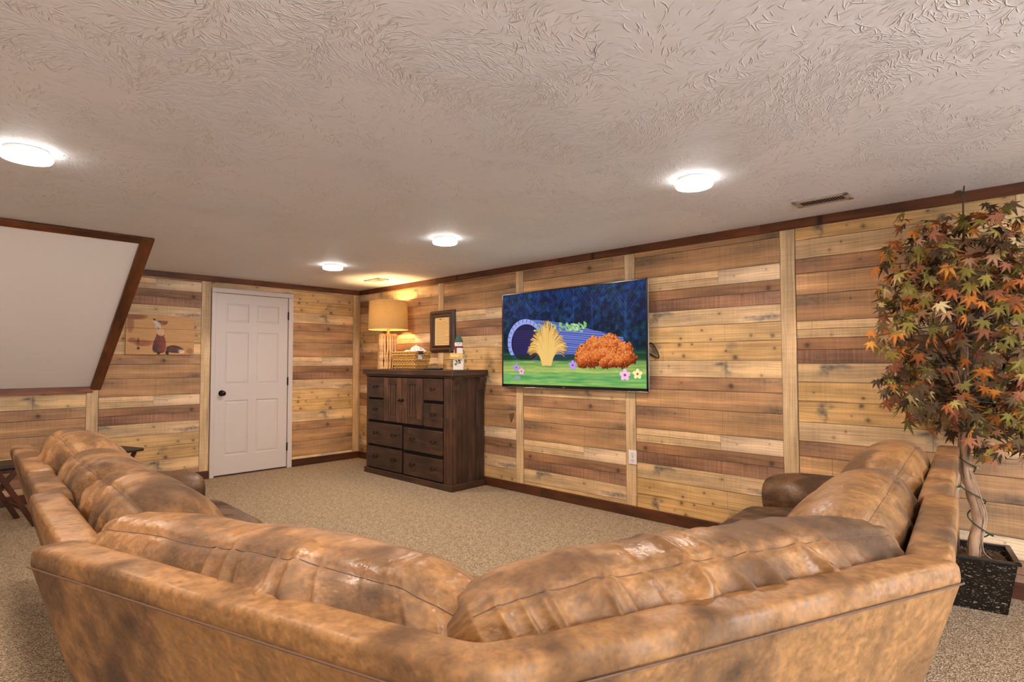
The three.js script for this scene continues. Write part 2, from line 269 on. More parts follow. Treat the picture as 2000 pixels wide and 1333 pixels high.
// white six-panel door
{
  const door = struct(group('door_1')), paint = std(new THREE.Color(0.62, 0.57, 0.54), 0.38), bronze = std(new THREE.Color(0.03, 0.022, 0.018), 0.3, { metalness: 0.85 });
  const x0 = -1.819, x1 = -1.001, y0 = 0.022, y1 = 2.05;
  const fr = group('door_frame', door);
  mesh('side_casing', rbox(0.046, 2.056, 0.026, 0.006, -1.843, 1.028, 0.016), paint, fr);
  mesh('side_casing', rbox(0.056, 2.056, 0.026, 0.006, -0.965, 1.028, 0.016), paint, fr);
  mesh('head_casing', rbox(0.931, 0.053, 0.027, 0.006, -1.4015, 2.0835, 0.0165), paint, fr);
  const holes = []; for (const [a, b] of [[-1.708, -1.462], [-1.362, -1.112]]) for (const [c, d] of [[1.735, 1.935], [1.03, 1.615], [0.235, 0.84]]) holes.push([a, c, b, d]);
  const rect = (a, c, b, d, C = THREE.Shape) => { const s = new C(); s.moveTo(a, c); s.lineTo(b, c); s.lineTo(b, d); s.lineTo(a, d); s.closePath(); return s; };
  const s = rect(x0 + 0.003, y0 + 0.003, x1 - 0.003, y1 - 0.003); for (const h of holes) s.holes.push(rect(h[0] - 0.008, h[1] - 0.008, h[2] + 0.008, h[3] + 0.008, THREE.Path));
  mesh('slab', merge([new THREE.ExtrudeGeometry(s, { depth: 0.006, bevelThickness: 0.006, bevelSize: 0.008, bevelSegments: 3 }).translate(0, 0, 0.0), box(x1 - x0 - 0.03, y1 - y0 - 0.03, 0.004, (x0 + x1) / 2, (y0 + y1) / 2, 0.0)]), paint, door);
  for (const h of holes) mesh('door_panel', new THREE.ExtrudeGeometry(rect(h[0] + 0.034, h[1] + 0.034, h[2] - 0.034, h[3] - 0.034), { depth: 0.0005, bevelThickness: 0.0075, bevelSize: 0.022, bevelSegments: 3 }).translate(0, 0, 0.001), paint, door);
  const k = group('door_knob', door); k.position.set(-1.747, 0.93, 0.013);
  mesh('rose', new THREE.CylinderGeometry(0.033, 0.034, 0.008, 28).rotateX(Math.PI / 2).translate(0, 0, 0.004), bronze, k);
  mesh('knob', new THREE.LatheGeometry([[0.011, 0.006], [0.011, 0.03], [0.022, 0.037], [0.029, 0.048], [0.026, 0.062], [0.014, 0.069], [0, 0.07]].map((p) => new THREE.Vector2(...p)), 28).rotateX(Math.PI / 2), bronze, k);
  for (const y of [1.837, 1.045, 0.258]) mesh('hinge', merge([rbox(0.012, 0.09, 0.014, 0.004, -0.998, y, 0.02), new THREE.CylinderGeometry(0.006, 0.006, 0.1, 12).translate(-0.996, y, 0.028)]), bronze, door);
  mesh('threshold_gap', box(x1 - x0, 0.02, 0.004, (x0 + x1) / 2, 0.011, 0.001), gapMat, door);
}

// ------------------------------------------------------------------ leather sectional
const LEA_TILE = 1.3;
const leatherTone = (u, v) => {
  const m = 0.5 * fbmT(u * 5, v * 5, 5, 4) + 0.5 * fbmT(u * 11 + 5, v * 11, 11, 3), s = fbmT(u * 9 + 3, v * 4 + 3, 9, 3), f = fbmT(u * 90, v * 90, 90, 3), c = noise(u * 200, v * 200, 200, 200);
  return [m, s, f, c];
};
const leatherMap = dataTex(2048, 2048, (u, v, o) => {
  const [m, s, f, c] = leatherTone(u, v), dark = smooth(0.44, 0.68, m) * 0.72 + 0.45 * smooth(0.50, 0.75, s) * (0.7 + 0.6 * f), g = noise(u * 240 + 3 * noise(u * 60, v * 60, 60, 60), v * 170, 240, 170), cr = smooth(0.62, 0.9, g) * (0.35 + 0.65 * smooth(0.4, 0.6, m)), k = 1 + 0.36 * (f - 0.5) + 0.12 * (c - 0.5) - 0.07 * cr, d = clamp(dark);
  o[0] = lerp(212, 122, d) * k; o[1] = lerp(148, 84, d) * k; o[2] = lerp(92, 54, d) * k;
});
const leatherRough = dataTex(1024, 1024, (u, v, o) => { const [m, s, f] = leatherTone(u, v); o[0] = o[1] = o[2] = 255 * clamp(0.38 + 0.36 * smooth(0.42, 0.62, m) + 0.22 * (f - 0.5)); }, false);
const leatherBump = dataTex(1024, 1024, (u, v, o) => { const a = fbmT(u * 120, v * 120, 120, 3), w = noise(u * 60 + 2 * noise(u * 30, v * 30, 30, 30), v * 22, 60, 22); o[0] = o[1] = o[2] = 255 * (0.7 * a + 0.3 * w); }, false);
for (const t of [leatherMap, leatherRough, leatherBump]) t.repeat.set(1 / LEA_TILE, 1 / LEA_TILE);
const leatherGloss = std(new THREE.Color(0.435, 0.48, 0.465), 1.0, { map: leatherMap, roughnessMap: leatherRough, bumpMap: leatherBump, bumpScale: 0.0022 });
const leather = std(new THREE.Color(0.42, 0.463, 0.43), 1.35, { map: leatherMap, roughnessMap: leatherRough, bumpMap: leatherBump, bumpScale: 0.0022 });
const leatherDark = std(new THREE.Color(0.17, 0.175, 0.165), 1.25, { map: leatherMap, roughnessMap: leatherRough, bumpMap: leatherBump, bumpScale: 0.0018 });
const seamMat = std(new THREE.Color(0.11, 0.06, 0.035), 0.7);
const feltMat = std(new THREE.Color(0.02, 0.016, 0.014), 0.9);

// rounds the corners of a closed profile [[x, y, r], ...] and resamples it
function roundProfile(pts, step = 0.025) {
  const out = [];
  pts.forEach(([x, y, r], i) => {
    const a = pts[(i + pts.length - 1) % pts.length], b = pts[(i + 1) % pts.length], la = Math.hypot(a[0] - x, a[1] - y), lb = Math.hypot(b[0] - x, b[1] - y);
    const A = [x + (a[0] - x) / la * r, y + (a[1] - y) / la * r], B = [x + (b[0] - x) / lb * r, y + (b[1] - y) / lb * r];
    for (let k = 0; k <= 5; k++) { const t = k / 5; out.push([(1 - t) ** 2 * A[0] + 2 * t * (1 - t) * x + t * t * B[0], (1 - t) ** 2 * A[1] + 2 * t * (1 - t) * y + t * t * B[1]]); }
  });
  const res = [];
  out.forEach((p, i) => { const q = out[(i + 1) % out.length], L = Math.hypot(q[0] - p[0], q[1] - p[1]); if (L < 1e-6) return; const n = Math.max(1, Math.round(L / step)); for (let k = 0; k < n; k++) res.push([lerp(p[0], q[0], k / n), lerp(p[1], q[1], k / n)]); });
  return res;
}
// sweeps a profile (inward offset, height) along a plan path; inward is up x along; ends are rounded
function sweep(profile, path, opt = {}) {
  const { round = 0.02, wob = 0.003, uo = 0, step = 0.035, k0 = 0, k1 = 0 } = opt, pts = [];
  for (let i = 0; i < path.length - 1; i++) { const [ax, az] = path[i], [bx, bz] = path[i + 1], n = Math.max(1, Math.round(Math.hypot(bx - ax, bz - az) / step)); for (let k = 0; k < n; k++) pts.push([lerp(ax, bx, k / n), lerp(az, bz, k / n)]); }
  pts.push(path[path.length - 1]);
  const cum = [0]; for (let i = 1; i < pts.length; i++) cum.push(cum[i - 1] + Math.hypot(pts[i][0] - pts[i - 1][0], pts[i][1] - pts[i - 1][1]));
  const total = cum[cum.length - 1], cx = profile.reduce((s, p) => s + p[0], 0) / profile.length, cy = profile.reduce((s, p) => s + p[1], 0) / profile.length;
  const rings = []; const at = (d) => { let i = 1; while (i < pts.length - 1 && cum[i] < d) i++; const t = clamp((d - cum[i - 1]) / (cum[i] - cum[i - 1] || 1)); return [lerp(pts[i - 1][0], pts[i][0], t), lerp(pts[i - 1][1], pts[i][1], t)]; };
  const ds = []; for (let k = 0; k < 4; k++) ds.push(round * (1 - Math.cos(k / 4 * Math.PI / 2))); for (const c of cum) if (c > round && c < total - round) ds.push(c); for (let k = 3; k >= 0; k--) ds.push(total - round * (1 - Math.cos(k / 4 * Math.PI / 2)));
  const pos = [], uv = [], idx = [], N = profile.length; let per = [0]; for (let i = 1; i <= N; i++) { const a = profile[i - 1], b = profile[i % N]; per.push(per[i - 1] + Math.hypot(a[0] - b[0], a[1] - b[1])); }
  ds.forEach((d) => {
    const p = at(d), e = 0.04, a = at(Math.max(0, d - e)), b = at(Math.min(total, d + e)); let ax = b[0] - a[0], az = b[1] - a[1]; const l = Math.hypot(ax, az); ax /= l; az /= l;
    const kk = k0 * smooth(0.35, 0, d) + k1 * smooth(0.35, 0, total - d), nx = az + kk * ax, nz = -ax + kk * az, m = Math.min(d, total - d), sh = m < round ? round * (1 - Math.sqrt(Math.max(0, 1 - (1 - m / round) ** 2))) : 0;
    for (let i = 0; i <= N; i++) {
      const q = profile[i % N]; let n = q[0], y = q[1]; const dx = cx - n, dy = cy - y, dl = Math.hypot(dx, dy) || 1, s = Math.min(sh, dl * 0.9);
      n += dx / dl * s; y += dy / dl * s;
      const w = wob * (fbm(d * 4 + uo * 7, per[i] * 4 + 3 + uo, 3) - 0.5) * 2; n += -dx / dl * w; y += -dy / dl * w;
      pos.push(p[0] + nx * n, y, p[1] + nz * n); uv.push(d + uo, per[i] + uo * 0.3);
    }
  });
  const M = N + 1; for (let r = 0; r < ds.length - 1; r++) for (let i = 0; i < N; i++) { const a = r * M + i, b = a + 1, c = a + M, e = c + 1; idx.push(a, c, b, b, c, e); }
  const cap = (r, flip) => { const base = pos.length / 3; for (let i = 0; i < N; i++) { const k = (r * M + i) * 3; pos.push(pos[k], pos[k + 1], pos[k + 2]); uv.push(profile[i][0] + uo, profile[i][1]); }
    const f = THREE.ShapeUtils.triangulateShape(profile.map((p) => new THREE.Vector2(...p)), []); for (const t of f) flip ? idx.push(base + t[0], base + t[2], base + t[1]) : idx.push(base + t[0], base + t[1], base + t[2]); };
  cap(0, true); cap(ds.length - 1, false);
  const g = new THREE.BufferGeometry(); g.setAttribute('position', new THREE.Float32BufferAttribute(pos, 3)); g.setAttribute('uv', new THREE.Float32BufferAttribute(uv, 2)); g.setIndex(idx);
  g.computeVertexNormals(); return g;
}
// overstuffed pillow, length along x, outward (wrinkled) side at -z, centre at the origin
function pillow(L, a, b, seed, opt = {}) {
  const { wr = 0.028, folds = 9, ns = 300, nt = 96, ex = 2.3, tilt = 0.25, uo = seed * 0.37, endp = 7, sag = 0.02, pleats = 0.6 } = opt;
  const pos = [], uv = [], idx = [];
  for (let i = 0; i <= ns; i++) {
    const q = -Math.cos(Math.PI * i / ns) * 0.35 + (2 * i / ns - 1) * 0.65, s = clamp(q, -1, 1), e = Math.pow(Math.max(0, 1 - Math.pow(Math.abs(s), endp)), 1 / 2.4), eh = 0.30 + 0.70 * e;
    const crest = sag * (fbm(s * 1.6 + seed * 3.1, seed, 2) - 0.5) * 2;
    for (let j = 0; j <= nt; j++) {
      const th = j / nt * Math.PI * 2, c = Math.cos(th), sn = Math.sin(th);      // th = 0: outward side, pi/2: top
      let z = -Math.sign(c) * Math.pow(Math.abs(c), 2 / ex) * a * (0.12 + 0.88 * e), y = Math.sign(sn) * Math.pow(Math.abs(sn), 2 / ex) * b * (e === 0 ? 0.30 : eh);
      const out = smooth(-0.5, 0.5, c), low = smooth(1.0, 0.25, sn), x = s * L / 2;
      const skew = x + 0.07 * sn + 0.03 * noise(x * 3 + seed, sn * 2), f1 = noise(skew * folds * 1.5 + seed * 9, sn * 0.9 + seed), f2 = noise(skew * folds * 3.1 + seed * 5 + 40, sn * 1.3), mask = smooth(0.22, 0.55, noise(x * 5 + seed * 7, sn * 1.4 + 20));
      const ridge = (f) => 1 - Math.abs(2 * f - 1);
      const pk = Math.exp(-((1 - Math.abs(s)) * L / 2 / 0.13)), pleat = pk * (noise(th * 7 + seed, 3.3) - 0.5) * 2.2;
      const d = wr * ((0.35 + 0.65 * out) * (0.25 + 0.75 * low) * (mask * (ridge(f1) ** 5 * 1.5 + 0.6 * ridge(f2) ** 4) + 0.3 * ridge(f1) ** 3) * smooth(-0.3, 0.25, sn) + pleat * pleats) - 0.006 * Math.exp(-(((th - 1.12) / 0.035) ** 2)) * (e > 0.4 ? 1 : 0) + 0.008 * (fbm(x * 3 + seed, th * 0.8, 2) - 0.5);
      const len = Math.hypot(z / a, y / b) || 1; z += d * (z / a) / len; y += d * (y / b) / len + (sn > 0 ? crest * sn : 0);
      pos.push(x, y, z + y * tilt * -1); uv.push(x + uo, th * (a + b) / 2 + uo * 1.7);
    }
  }
  const M = nt + 1; for (let i = 0; i < ns; i++) for (let j = 0; j < nt; j++) { const A = i * M + j, B = A + 1, C = A + M, D = C + 1; idx.push(A, B, C, B, D, C); }
  const g = new THREE.BufferGeometry(); g.setAttribute('position', new THREE.Float32BufferAttribute(pos, 3)); g.setAttribute('uv', new THREE.Float32BufferAttribute(uv, 2)); g.setIndex(idx); g.computeVertexNormals();
  // close the seam in the normals round the tube
  const n = g.attributes.normal; for (let i = 0; i <= ns; i++) { const A = i * M, B = A + nt, v = V(n.getX(A) + n.getX(B), n.getY(A) + n.getY(B), n.getZ(A) + n.getZ(B)).normalize(); n.setXYZ(A, v.x, v.y, v.z); n.setXYZ(B, v.x, v.y, v.z); }
  return g;
}
function pillowWithSeam(g, nt, parent, mat = leather) {
  const m = mesh('back_pillow', g, mat, parent), p = g.attributes.position, j = Math.round(nt * 1.12 / 6.283), n = p.count / (nt + 1), pts = [];
  for (let i = Math.round(n * 0.06); i < n * 0.94; i += 4) { const k = i * (nt + 1) + j; pts.push(V(p.getX(k), p.getY(k) + 0.0005, p.getZ(k))); }
  mesh('stitched_seam', new THREE.TubeGeometry(new THREE.CatmullRomCurve3(pts), 120, 0.0011, 5), seamMat, m); return m;
}
// places geometry made in (x along, y up, -z outward) on a plan line: t metres along from P to Q, n inward
function along(g, P, Q, t, n, y) {
  const L = Math.hypot(Q[0] - P[0], Q[1] - P[1]), ax = (Q[0] - P[0]) / L, az = (Q[1] - P[1]) / L, nx = az, nz = -ax;
  return xf(g, new THREE.Matrix4().makeBasis(V(ax, 0, az), V(0, 1, 0), V(nx, 0, nz))).translate(P[0] + ax * t + nx * n, y, P[1] + az * t + nz * n);
}
const lineAt = (P, Q, t, n = 0) => { const L = Math.hypot(Q[0] - P[0], Q[1] - P[1]), ax = (Q[0] - P[0]) / L, az = (Q[1] - P[1]) / L; return [P[0] + ax * t + az * n, P[1] + az * t - ax * n]; };
const BACK = (top = 0.848, th = 0.088, lean = 0.2) => roundProfile([[lean, 0.07, 0.01], [0.0, top - 0.035, 0.012], [0.004, top, 0.014], [th, top, 0.02], [th + 0.01, top - 0.05, 0.01], [lean + 0.16, 0.07, 0.01]]);
const SEAT = (n0, n1, y0, y1) => roundProfile([[n0, y0, 0.02], [n0, y1 - 0.01, 0.04], [lerp(n0, n1, 0.5), y1 + 0.015, 0.06], [n1 - 0.02, y1 - 0.015, 0.09], [n1, lerp(y0, y1, 0.45), 0.08], [n1 - 0.05, y0, 0.03]]);

// corner wedge: bent back with two long pillows
const W0 = [-3.90, 5.01], W1 = [-3.556, 6.155], W2 = [-2.55, 6.585];
{
  const t = thing('corner_sofa', 'tan distressed leather corner sofa unit with a bent back and two long pillows', 'sofa');
  const curve = []; const c0 = lineAt(W0, W1, Math.hypot(W1[0] - W0[0], W1[1] - W0[1]) - 0.07), c1 = lineAt(W1, W2, 0.07);
  for (let k = 0; k <= 6; k++) { const q = k / 6; curve.push([(1 - q) ** 2 * c0[0] + 2 * q * (1 - q) * W1[0] + q * q * c1[0], (1 - q) ** 2 * c0[1] + 2 * q * (1 - q) * W1[1] + q * q * c1[1]]); }
  const path = [W0, ...curve, W2];
  mesh('back_frame', sweep(BACK(), path, { round: 0.012, k0: 0.30, k1: -0.43, wob: 0.006, uo: 0.4, step: 0.03 }), leather, t);
  const edge = path.map((p, i) => { const a = path[Math.max(0, i - 1)], b = path[Math.min(path.length - 1, i + 1)], l = Math.hypot(b[0] - a[0], b[1] - a[1]); return V(p[0] - (b[1] - a[1]) / l * 0.001, 0.803, p[1] + (b[0] - a[0]) / l * 0.001); });
  mesh('piping', new THREE.TubeGeometry(new THREE.CatmullRomCurve3(edge, false, 'centripetal'), 90, 0.0022, 6), seamMat, t);
  const l1 = Math.hypot(W1[0] - W0[0], W1[1] - W0[1]), l2 = Math.hypot(W2[0] - W1[0], W2[1] - W1[1]);
  pillowWithSeam(along(pillow(1.26, 0.168, 0.235, 1, { endp: 4.2 }), W0, W1, l1 / 2 - 0.075, 0.265, 0.668), 96, t, leatherGloss);
  pillowWithSeam(along(pillow(1.17, 0.168, 0.235, 2, { endp: 4.2 }), W1, W2, l2 / 2 + 0.045, 0.27, 0.67), 96, t, leatherGloss);
  const pl = [lineAt(W0, W1, 0.04, 0.36), lineAt(W0, W1, 0.04, 1.0), [-2.74, 5.50], lineAt(W1, W2, l2 - 0.04, 0.98), lineAt(W1, W2, l2 - 0.04, 0.36), lineAt(W1, W2, 0.12, 0.36)];
  const sh = new THREE.Shape(pl.map((p) => new THREE.Vector2(p[0], -p[1])));
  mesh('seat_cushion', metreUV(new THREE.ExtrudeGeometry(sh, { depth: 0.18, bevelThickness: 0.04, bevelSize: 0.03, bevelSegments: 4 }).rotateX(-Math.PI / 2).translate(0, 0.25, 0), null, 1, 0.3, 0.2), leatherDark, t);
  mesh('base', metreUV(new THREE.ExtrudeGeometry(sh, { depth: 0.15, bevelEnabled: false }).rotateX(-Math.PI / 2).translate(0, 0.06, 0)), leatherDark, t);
  for (const p of [lineAt(W0, W1, 0.12, 0.3), lineAt(W0, W1, 0.12, 0.92), lineAt(W1, W2, l2 - 0.12, 0.3), lineAt(W1, W2, l2 - 0.12, 0.92), lineAt(W1, W2, 0.05, 0.34)]) mesh('foot', new THREE.CylinderGeometry(0.03, 0.024, 0.085, 16).translate(p[0], 0.0425, p[1]), feltMat, t);
}
// straight unit of reclining seats ending in a padded arm; cells: [t0, t1] along P..Q for each seat; arm [t0, t1]
function straightSofa(name, label, P, Q, seats, arm, pieces, seed) {
  const t = thing(name, label, 'sofa');
  for (const [a, b, dn, top] of pieces) mesh('back_frame', sweep(BACK(top), [lineAt(P, Q, a, dn), lineAt(P, Q, b, dn)], { uo: seed + a, round: 0.03, wob: 0.005 }), leather, t);
  seats.forEach(([a, b, y, tw], i) => {
    pillowWithSeam(along(pillow(b - a + 0.04, 0.16, 0.235, seed + i + 1, { wr: 0.013, pleats: 0.25, folds: 6, ns: 150, endp: 5, tilt: 0.22, sag: 0.012 }), P, Q, (a + b) / 2, 0.26, 0.665 + y), 96, t);
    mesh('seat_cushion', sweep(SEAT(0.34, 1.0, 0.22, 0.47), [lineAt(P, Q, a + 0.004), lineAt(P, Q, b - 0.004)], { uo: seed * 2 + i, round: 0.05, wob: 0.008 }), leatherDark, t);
  });
  const [a0, a1] = arm, w = a1 - a0;
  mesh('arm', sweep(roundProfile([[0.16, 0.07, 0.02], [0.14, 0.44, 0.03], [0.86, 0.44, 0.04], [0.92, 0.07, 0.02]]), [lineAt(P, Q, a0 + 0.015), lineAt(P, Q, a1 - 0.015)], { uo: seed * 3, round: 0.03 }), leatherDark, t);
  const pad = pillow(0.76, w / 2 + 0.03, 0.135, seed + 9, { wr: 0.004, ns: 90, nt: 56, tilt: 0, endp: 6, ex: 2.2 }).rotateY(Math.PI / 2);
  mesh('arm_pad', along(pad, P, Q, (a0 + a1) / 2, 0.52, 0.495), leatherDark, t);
  const lo = Math.min(a0, seats[0][0]), hi = Math.max(a1, seats[seats.length - 1][1]);
  mesh('base', sweep(roundProfile([[0.22, 0.06, 0.01], [0.22, 0.22, 0.01], [0.94, 0.22, 0.02], [0.94, 0.06, 0.01]]), [lineAt(P, Q, lo + 0.02), lineAt(P, Q, hi - 0.02)], { uo: seed, round: 0.01, wob: 0 }), leatherDark, t);
  for (const s of [lo + 0.1, hi - 0.1]) for (const n of [0.3, 0.88]) { const p = lineAt(P, Q, s, n); mesh('foot', new THREE.CylinderGeometry(0.028, 0.022, 0.075, 16).translate(p[0], 0.0375, p[1]), feltMat, t); }
  return t;
}
// left leg runs from the far arm (t = 0) to the corner; right leg from the corner to the far arm
straightSofa('sofa_section', 'tan leather sofa section left of the corner, running toward the white door', [-3.752, 2.72], [-3.8195, 5.03], [[0.32, 1.0, 0.05], [1.01, 1.62, 0.02], [1.63, 2.30, 0.02]], [0.02, 0.31], [[0.02, 1.0, 0.005, 0.84], [1.01, 1.54, 0.0, 0.835], [1.56, 2.30, -0.03, 0.845]], 3);
straightSofa('sofa_section', 'tan leather sofa section right of the corner, ending beside the potted maple', [-2.53, 6.547], [-0.39, 6.372], [[0.02, 0.90, 0.01], [0.92, 1.82, 0.01]], [1.83, 2.12], [[0.0, 0.76, -0.022, 0.845], [0.78, 1.12, -0.005, 0.835], [1.14, 2.12, -0.008, 0.84]], 6);

// ------------------------------------------------------------------ dresser
const oakMap = dataTex(1024, 256, (u, v, o) => {
  const g = fbm(u * 5, v * 60 + 2 * noise(u * 4, v * 5), 4), l = fbm(u * 6 + 9, v * 6, 3), f = noise(u * 26, v * 230);
  const k = 0.5 + 0.6 * g + 0.55 * (l - 0.5) + 0.16 * (f - 0.5), r = smooth(0.55, 0.75, fbm(u * 4 + 70, v * 9, 2));
  o[0] = (86 + 12 * r) * k; o[1] = (61 + 6 * r) * k; o[2] = (47 + 2 * r) * k;
});
const darkOak = std(new THREE.Color(0.76, 0.72, 0.70), 0.5, { map: oakMap });
const doorOak = std(new THREE.Color(1.3, 1.22, 1.12), 0.5, { map: oakMap });
const postOak = std(new THREE.Color(1.05, 0.98, 0.92), 0.5, { map: oakMap });
const iron = std(new THREE.Color(0.02, 0.018, 0.016), 0.42, { metalness: 0.7 });
const voidMat = std(new THREE.Color(0.008, 0.006, 0.005), 0.9);
const oak = (g, axis, ou = 0) => metreUV(g, axis, 0.7, ou, ou * 0.61);
{
  const t = thing('dresser', 'dark stained wooden dresser with slatted doors and iron pulls below the table lamp', 'dresser', [-0.465, 0, 0.93]);   // local: x into the wall, z along the front
  const W = 1.52, D = 0.44, T = 1.19;
  mesh('carcass', oak(box(D - 0.03, 1.07, W - 0.04, D / 2 + 0.005, 0.60, W / 2), 'y'), voidMat, t);
  mesh('top_board', oak(rbox(D + 0.045, 0.056, W + 0.10, 0.006, D / 2 - 0.005, T - 0.028, W / 2), 'z', 0.2), darkOak, t);
  mesh('under_moulding', oak(rbox(D + 0.01, 0.025, W + 0.03, 0.006, D / 2, T - 0.066, W / 2), 'z', 0.4), darkOak, t);
  mesh('plinth', oak(rbox(D + 0.02, 0.062, W + 0.05, 0.006, D / 2 - 0.005, 0.031, W / 2), 'z', 0.6), darkOak, t);
  const post = (x, z, sx, sz, k) => mesh('corner_post', oak(rbox(sx, 1.06, sz, 0.005, x, 0.59, z), 'y', k), darkOak, t);
  post(0.03, 0.02, 0.06, 0.045, 0.1); mesh('corner_post', oak(rbox(0.07, 1.06, 0.12, 0.005, 0.035, 0.59, W - 0.055), 'y', 0.5), postOak, t); post(D - 0.05, W - 0.015, 0.1, 0.04, 0.8); post(D - 0.05, 0.015, 0.1, 0.04, 0.3);
  for (let i = 0; i < 4; i++) mesh('side_board', oak(rbox(0.071, 1.06, 0.016, 0.003, 0.105 + i * 0.073, 0.59, W - 0.012 - (i % 2) * 0.002), 'y', 0.13 * i + 0.05), darkOak, t);
  for (let i = 0; i < 4; i++) mesh('side_board', oak(rbox(0.071, 1.06, 0.016, 0.003, 0.105 + i * 0.073, 0.59, 0.014), 'y', 0.17 * i + 0.4), darkOak, t);
  const corb = new THREE.Shape(); corb.moveTo(0, 0); corb.lineTo(0.05, 0); corb.bezierCurveTo(0.05, -0.05, 0.012, -0.05, 0.02, -0.10); corb.lineTo(0.02, -0.12); corb.lineTo(0, -0.12); corb.closePath();
  for (const [x, w] of [[0.012, 0.075], [D - 0.095, 0.085]]) mesh('corbel', oak(new THREE.ExtrudeGeometry(corb, { depth: w, bevelThickness: 0.003, bevelSize: 0.003, bevelSegments: 2 }).rotateY(-Math.PI / 2).translate(x + w, T - 0.078, W - 0.0), 'y', x), darkOak, t);
  const pull = (parent, x, y, z) => {   // drop bail on two rosettes
    const g = group('pull', parent);
    for (const s of [-1, 1]) mesh('rosette', new THREE.SphereGeometry(0.011, 14, 10).scale(0.7, 1, 1).translate(x - 0.004, y, z + s * 0.032), iron, g);
    mesh('bail', tube([[x - 0.012, y, z - 0.032], [x - 0.022, y - 0.014, z - 0.03], [x - 0.024, y - 0.024, z], [x - 0.022, y - 0.014, z + 0.03], [x - 0.012, y, z + 0.032]], 0.0048, 24, 8), iron, g);
  };
  const z0 = 0.93;
  const drawer = (za, zb, ya, yb, pulls, k) => {
    const g = group('drawer', t); mesh('front', oak(rbox(0.03, yb - ya - 0.008, zb - za - 0.008, 0.006, 0.005, (ya + yb) / 2, (za + zb) / 2 - z0), 'z', k), darkOak, g);
    pulls.forEach((q) => pull(g, -0.01, ya + (yb - ya) * 0.56, lerp(za, zb, q) - z0));
  };
  drawer(0.965, 1.285, 0.865, 1.105, [0.5], 0.05); drawer(0.965, 1.285, 0.61, 0.852, [0.5], 0.35);
  drawer(2.012, 2.325, 0.875, 1.105, [0.5], 0.6); drawer(2.012, 2.325, 0.605, 0.85, [0.5], 0.15);
  drawer(0.965, 1.64, 0.335, 0.59, [0.25, 0.78], 0.85); drawer(0.965, 1.64, 0.07, 0.318, [0.25, 0.78], 0.22);
  drawer(1.665, 2.328, 0.33, 0.58, [0.25, 0.78], 0.43); drawer(1.665, 2.328, 0.07, 0.30, [0.25, 0.78], 0.73);
  const leaf = (za, zb, k, knobZ, slats) => {
    const g = group('cabinet_door', t), a = za - z0, b = zb - z0, ya = 0.615, yb = 1.10, st = 0.085, rl = 0.07;
    for (const z of [a + st / 2 + 0.003, b - st / 2 - 0.003]) mesh('stile', oak(rbox(0.032, yb - ya, st, 0.004, -0.002, (ya + yb) / 2, z), 'y', k + z), doorOak, g);
    for (const y of [ya + rl / 2, yb - rl / 2]) mesh('rail', oak(rbox(0.03, rl, b - a - 2 * st, 0.004, -0.001, y, (a + b) / 2), 'z', k + y), darkOak, g);
    mesh('door_back', box(0.006, yb - ya - 0.1, b - a - 0.1, 0.018, (ya + yb) / 2, (a + b) / 2), voidMat, g);
    const n = slats, sw = (b - a - 2 * st) / n; for (let i = 0; i < n; i++) mesh('slat', oak(rbox(0.02, yb - ya - 2 * rl, sw * 0.70, 0.004, 0.0, (ya + yb) / 2, a + st + sw * (i + 0.5)), 'y', k + i * 0.17), doorOak, g);
    const kg = group('knob', g); mesh('knob_plate', new THREE.CylinderGeometry(0.016, 0.018, 0.006, 18).rotateZ(Math.PI / 2).translate(-0.02, 0.862, knobZ - z0), iron, kg); mesh('knob_ball', new THREE.SphereGeometry(0.015, 18, 12).translate(-0.038, 0.862, knobZ - z0), iron, kg);
  };
  leaf(1.30, 1.645, 0.2, 1.625, 4); leaf(1.65, 2.0, 0.5, 1.672, 4);
}

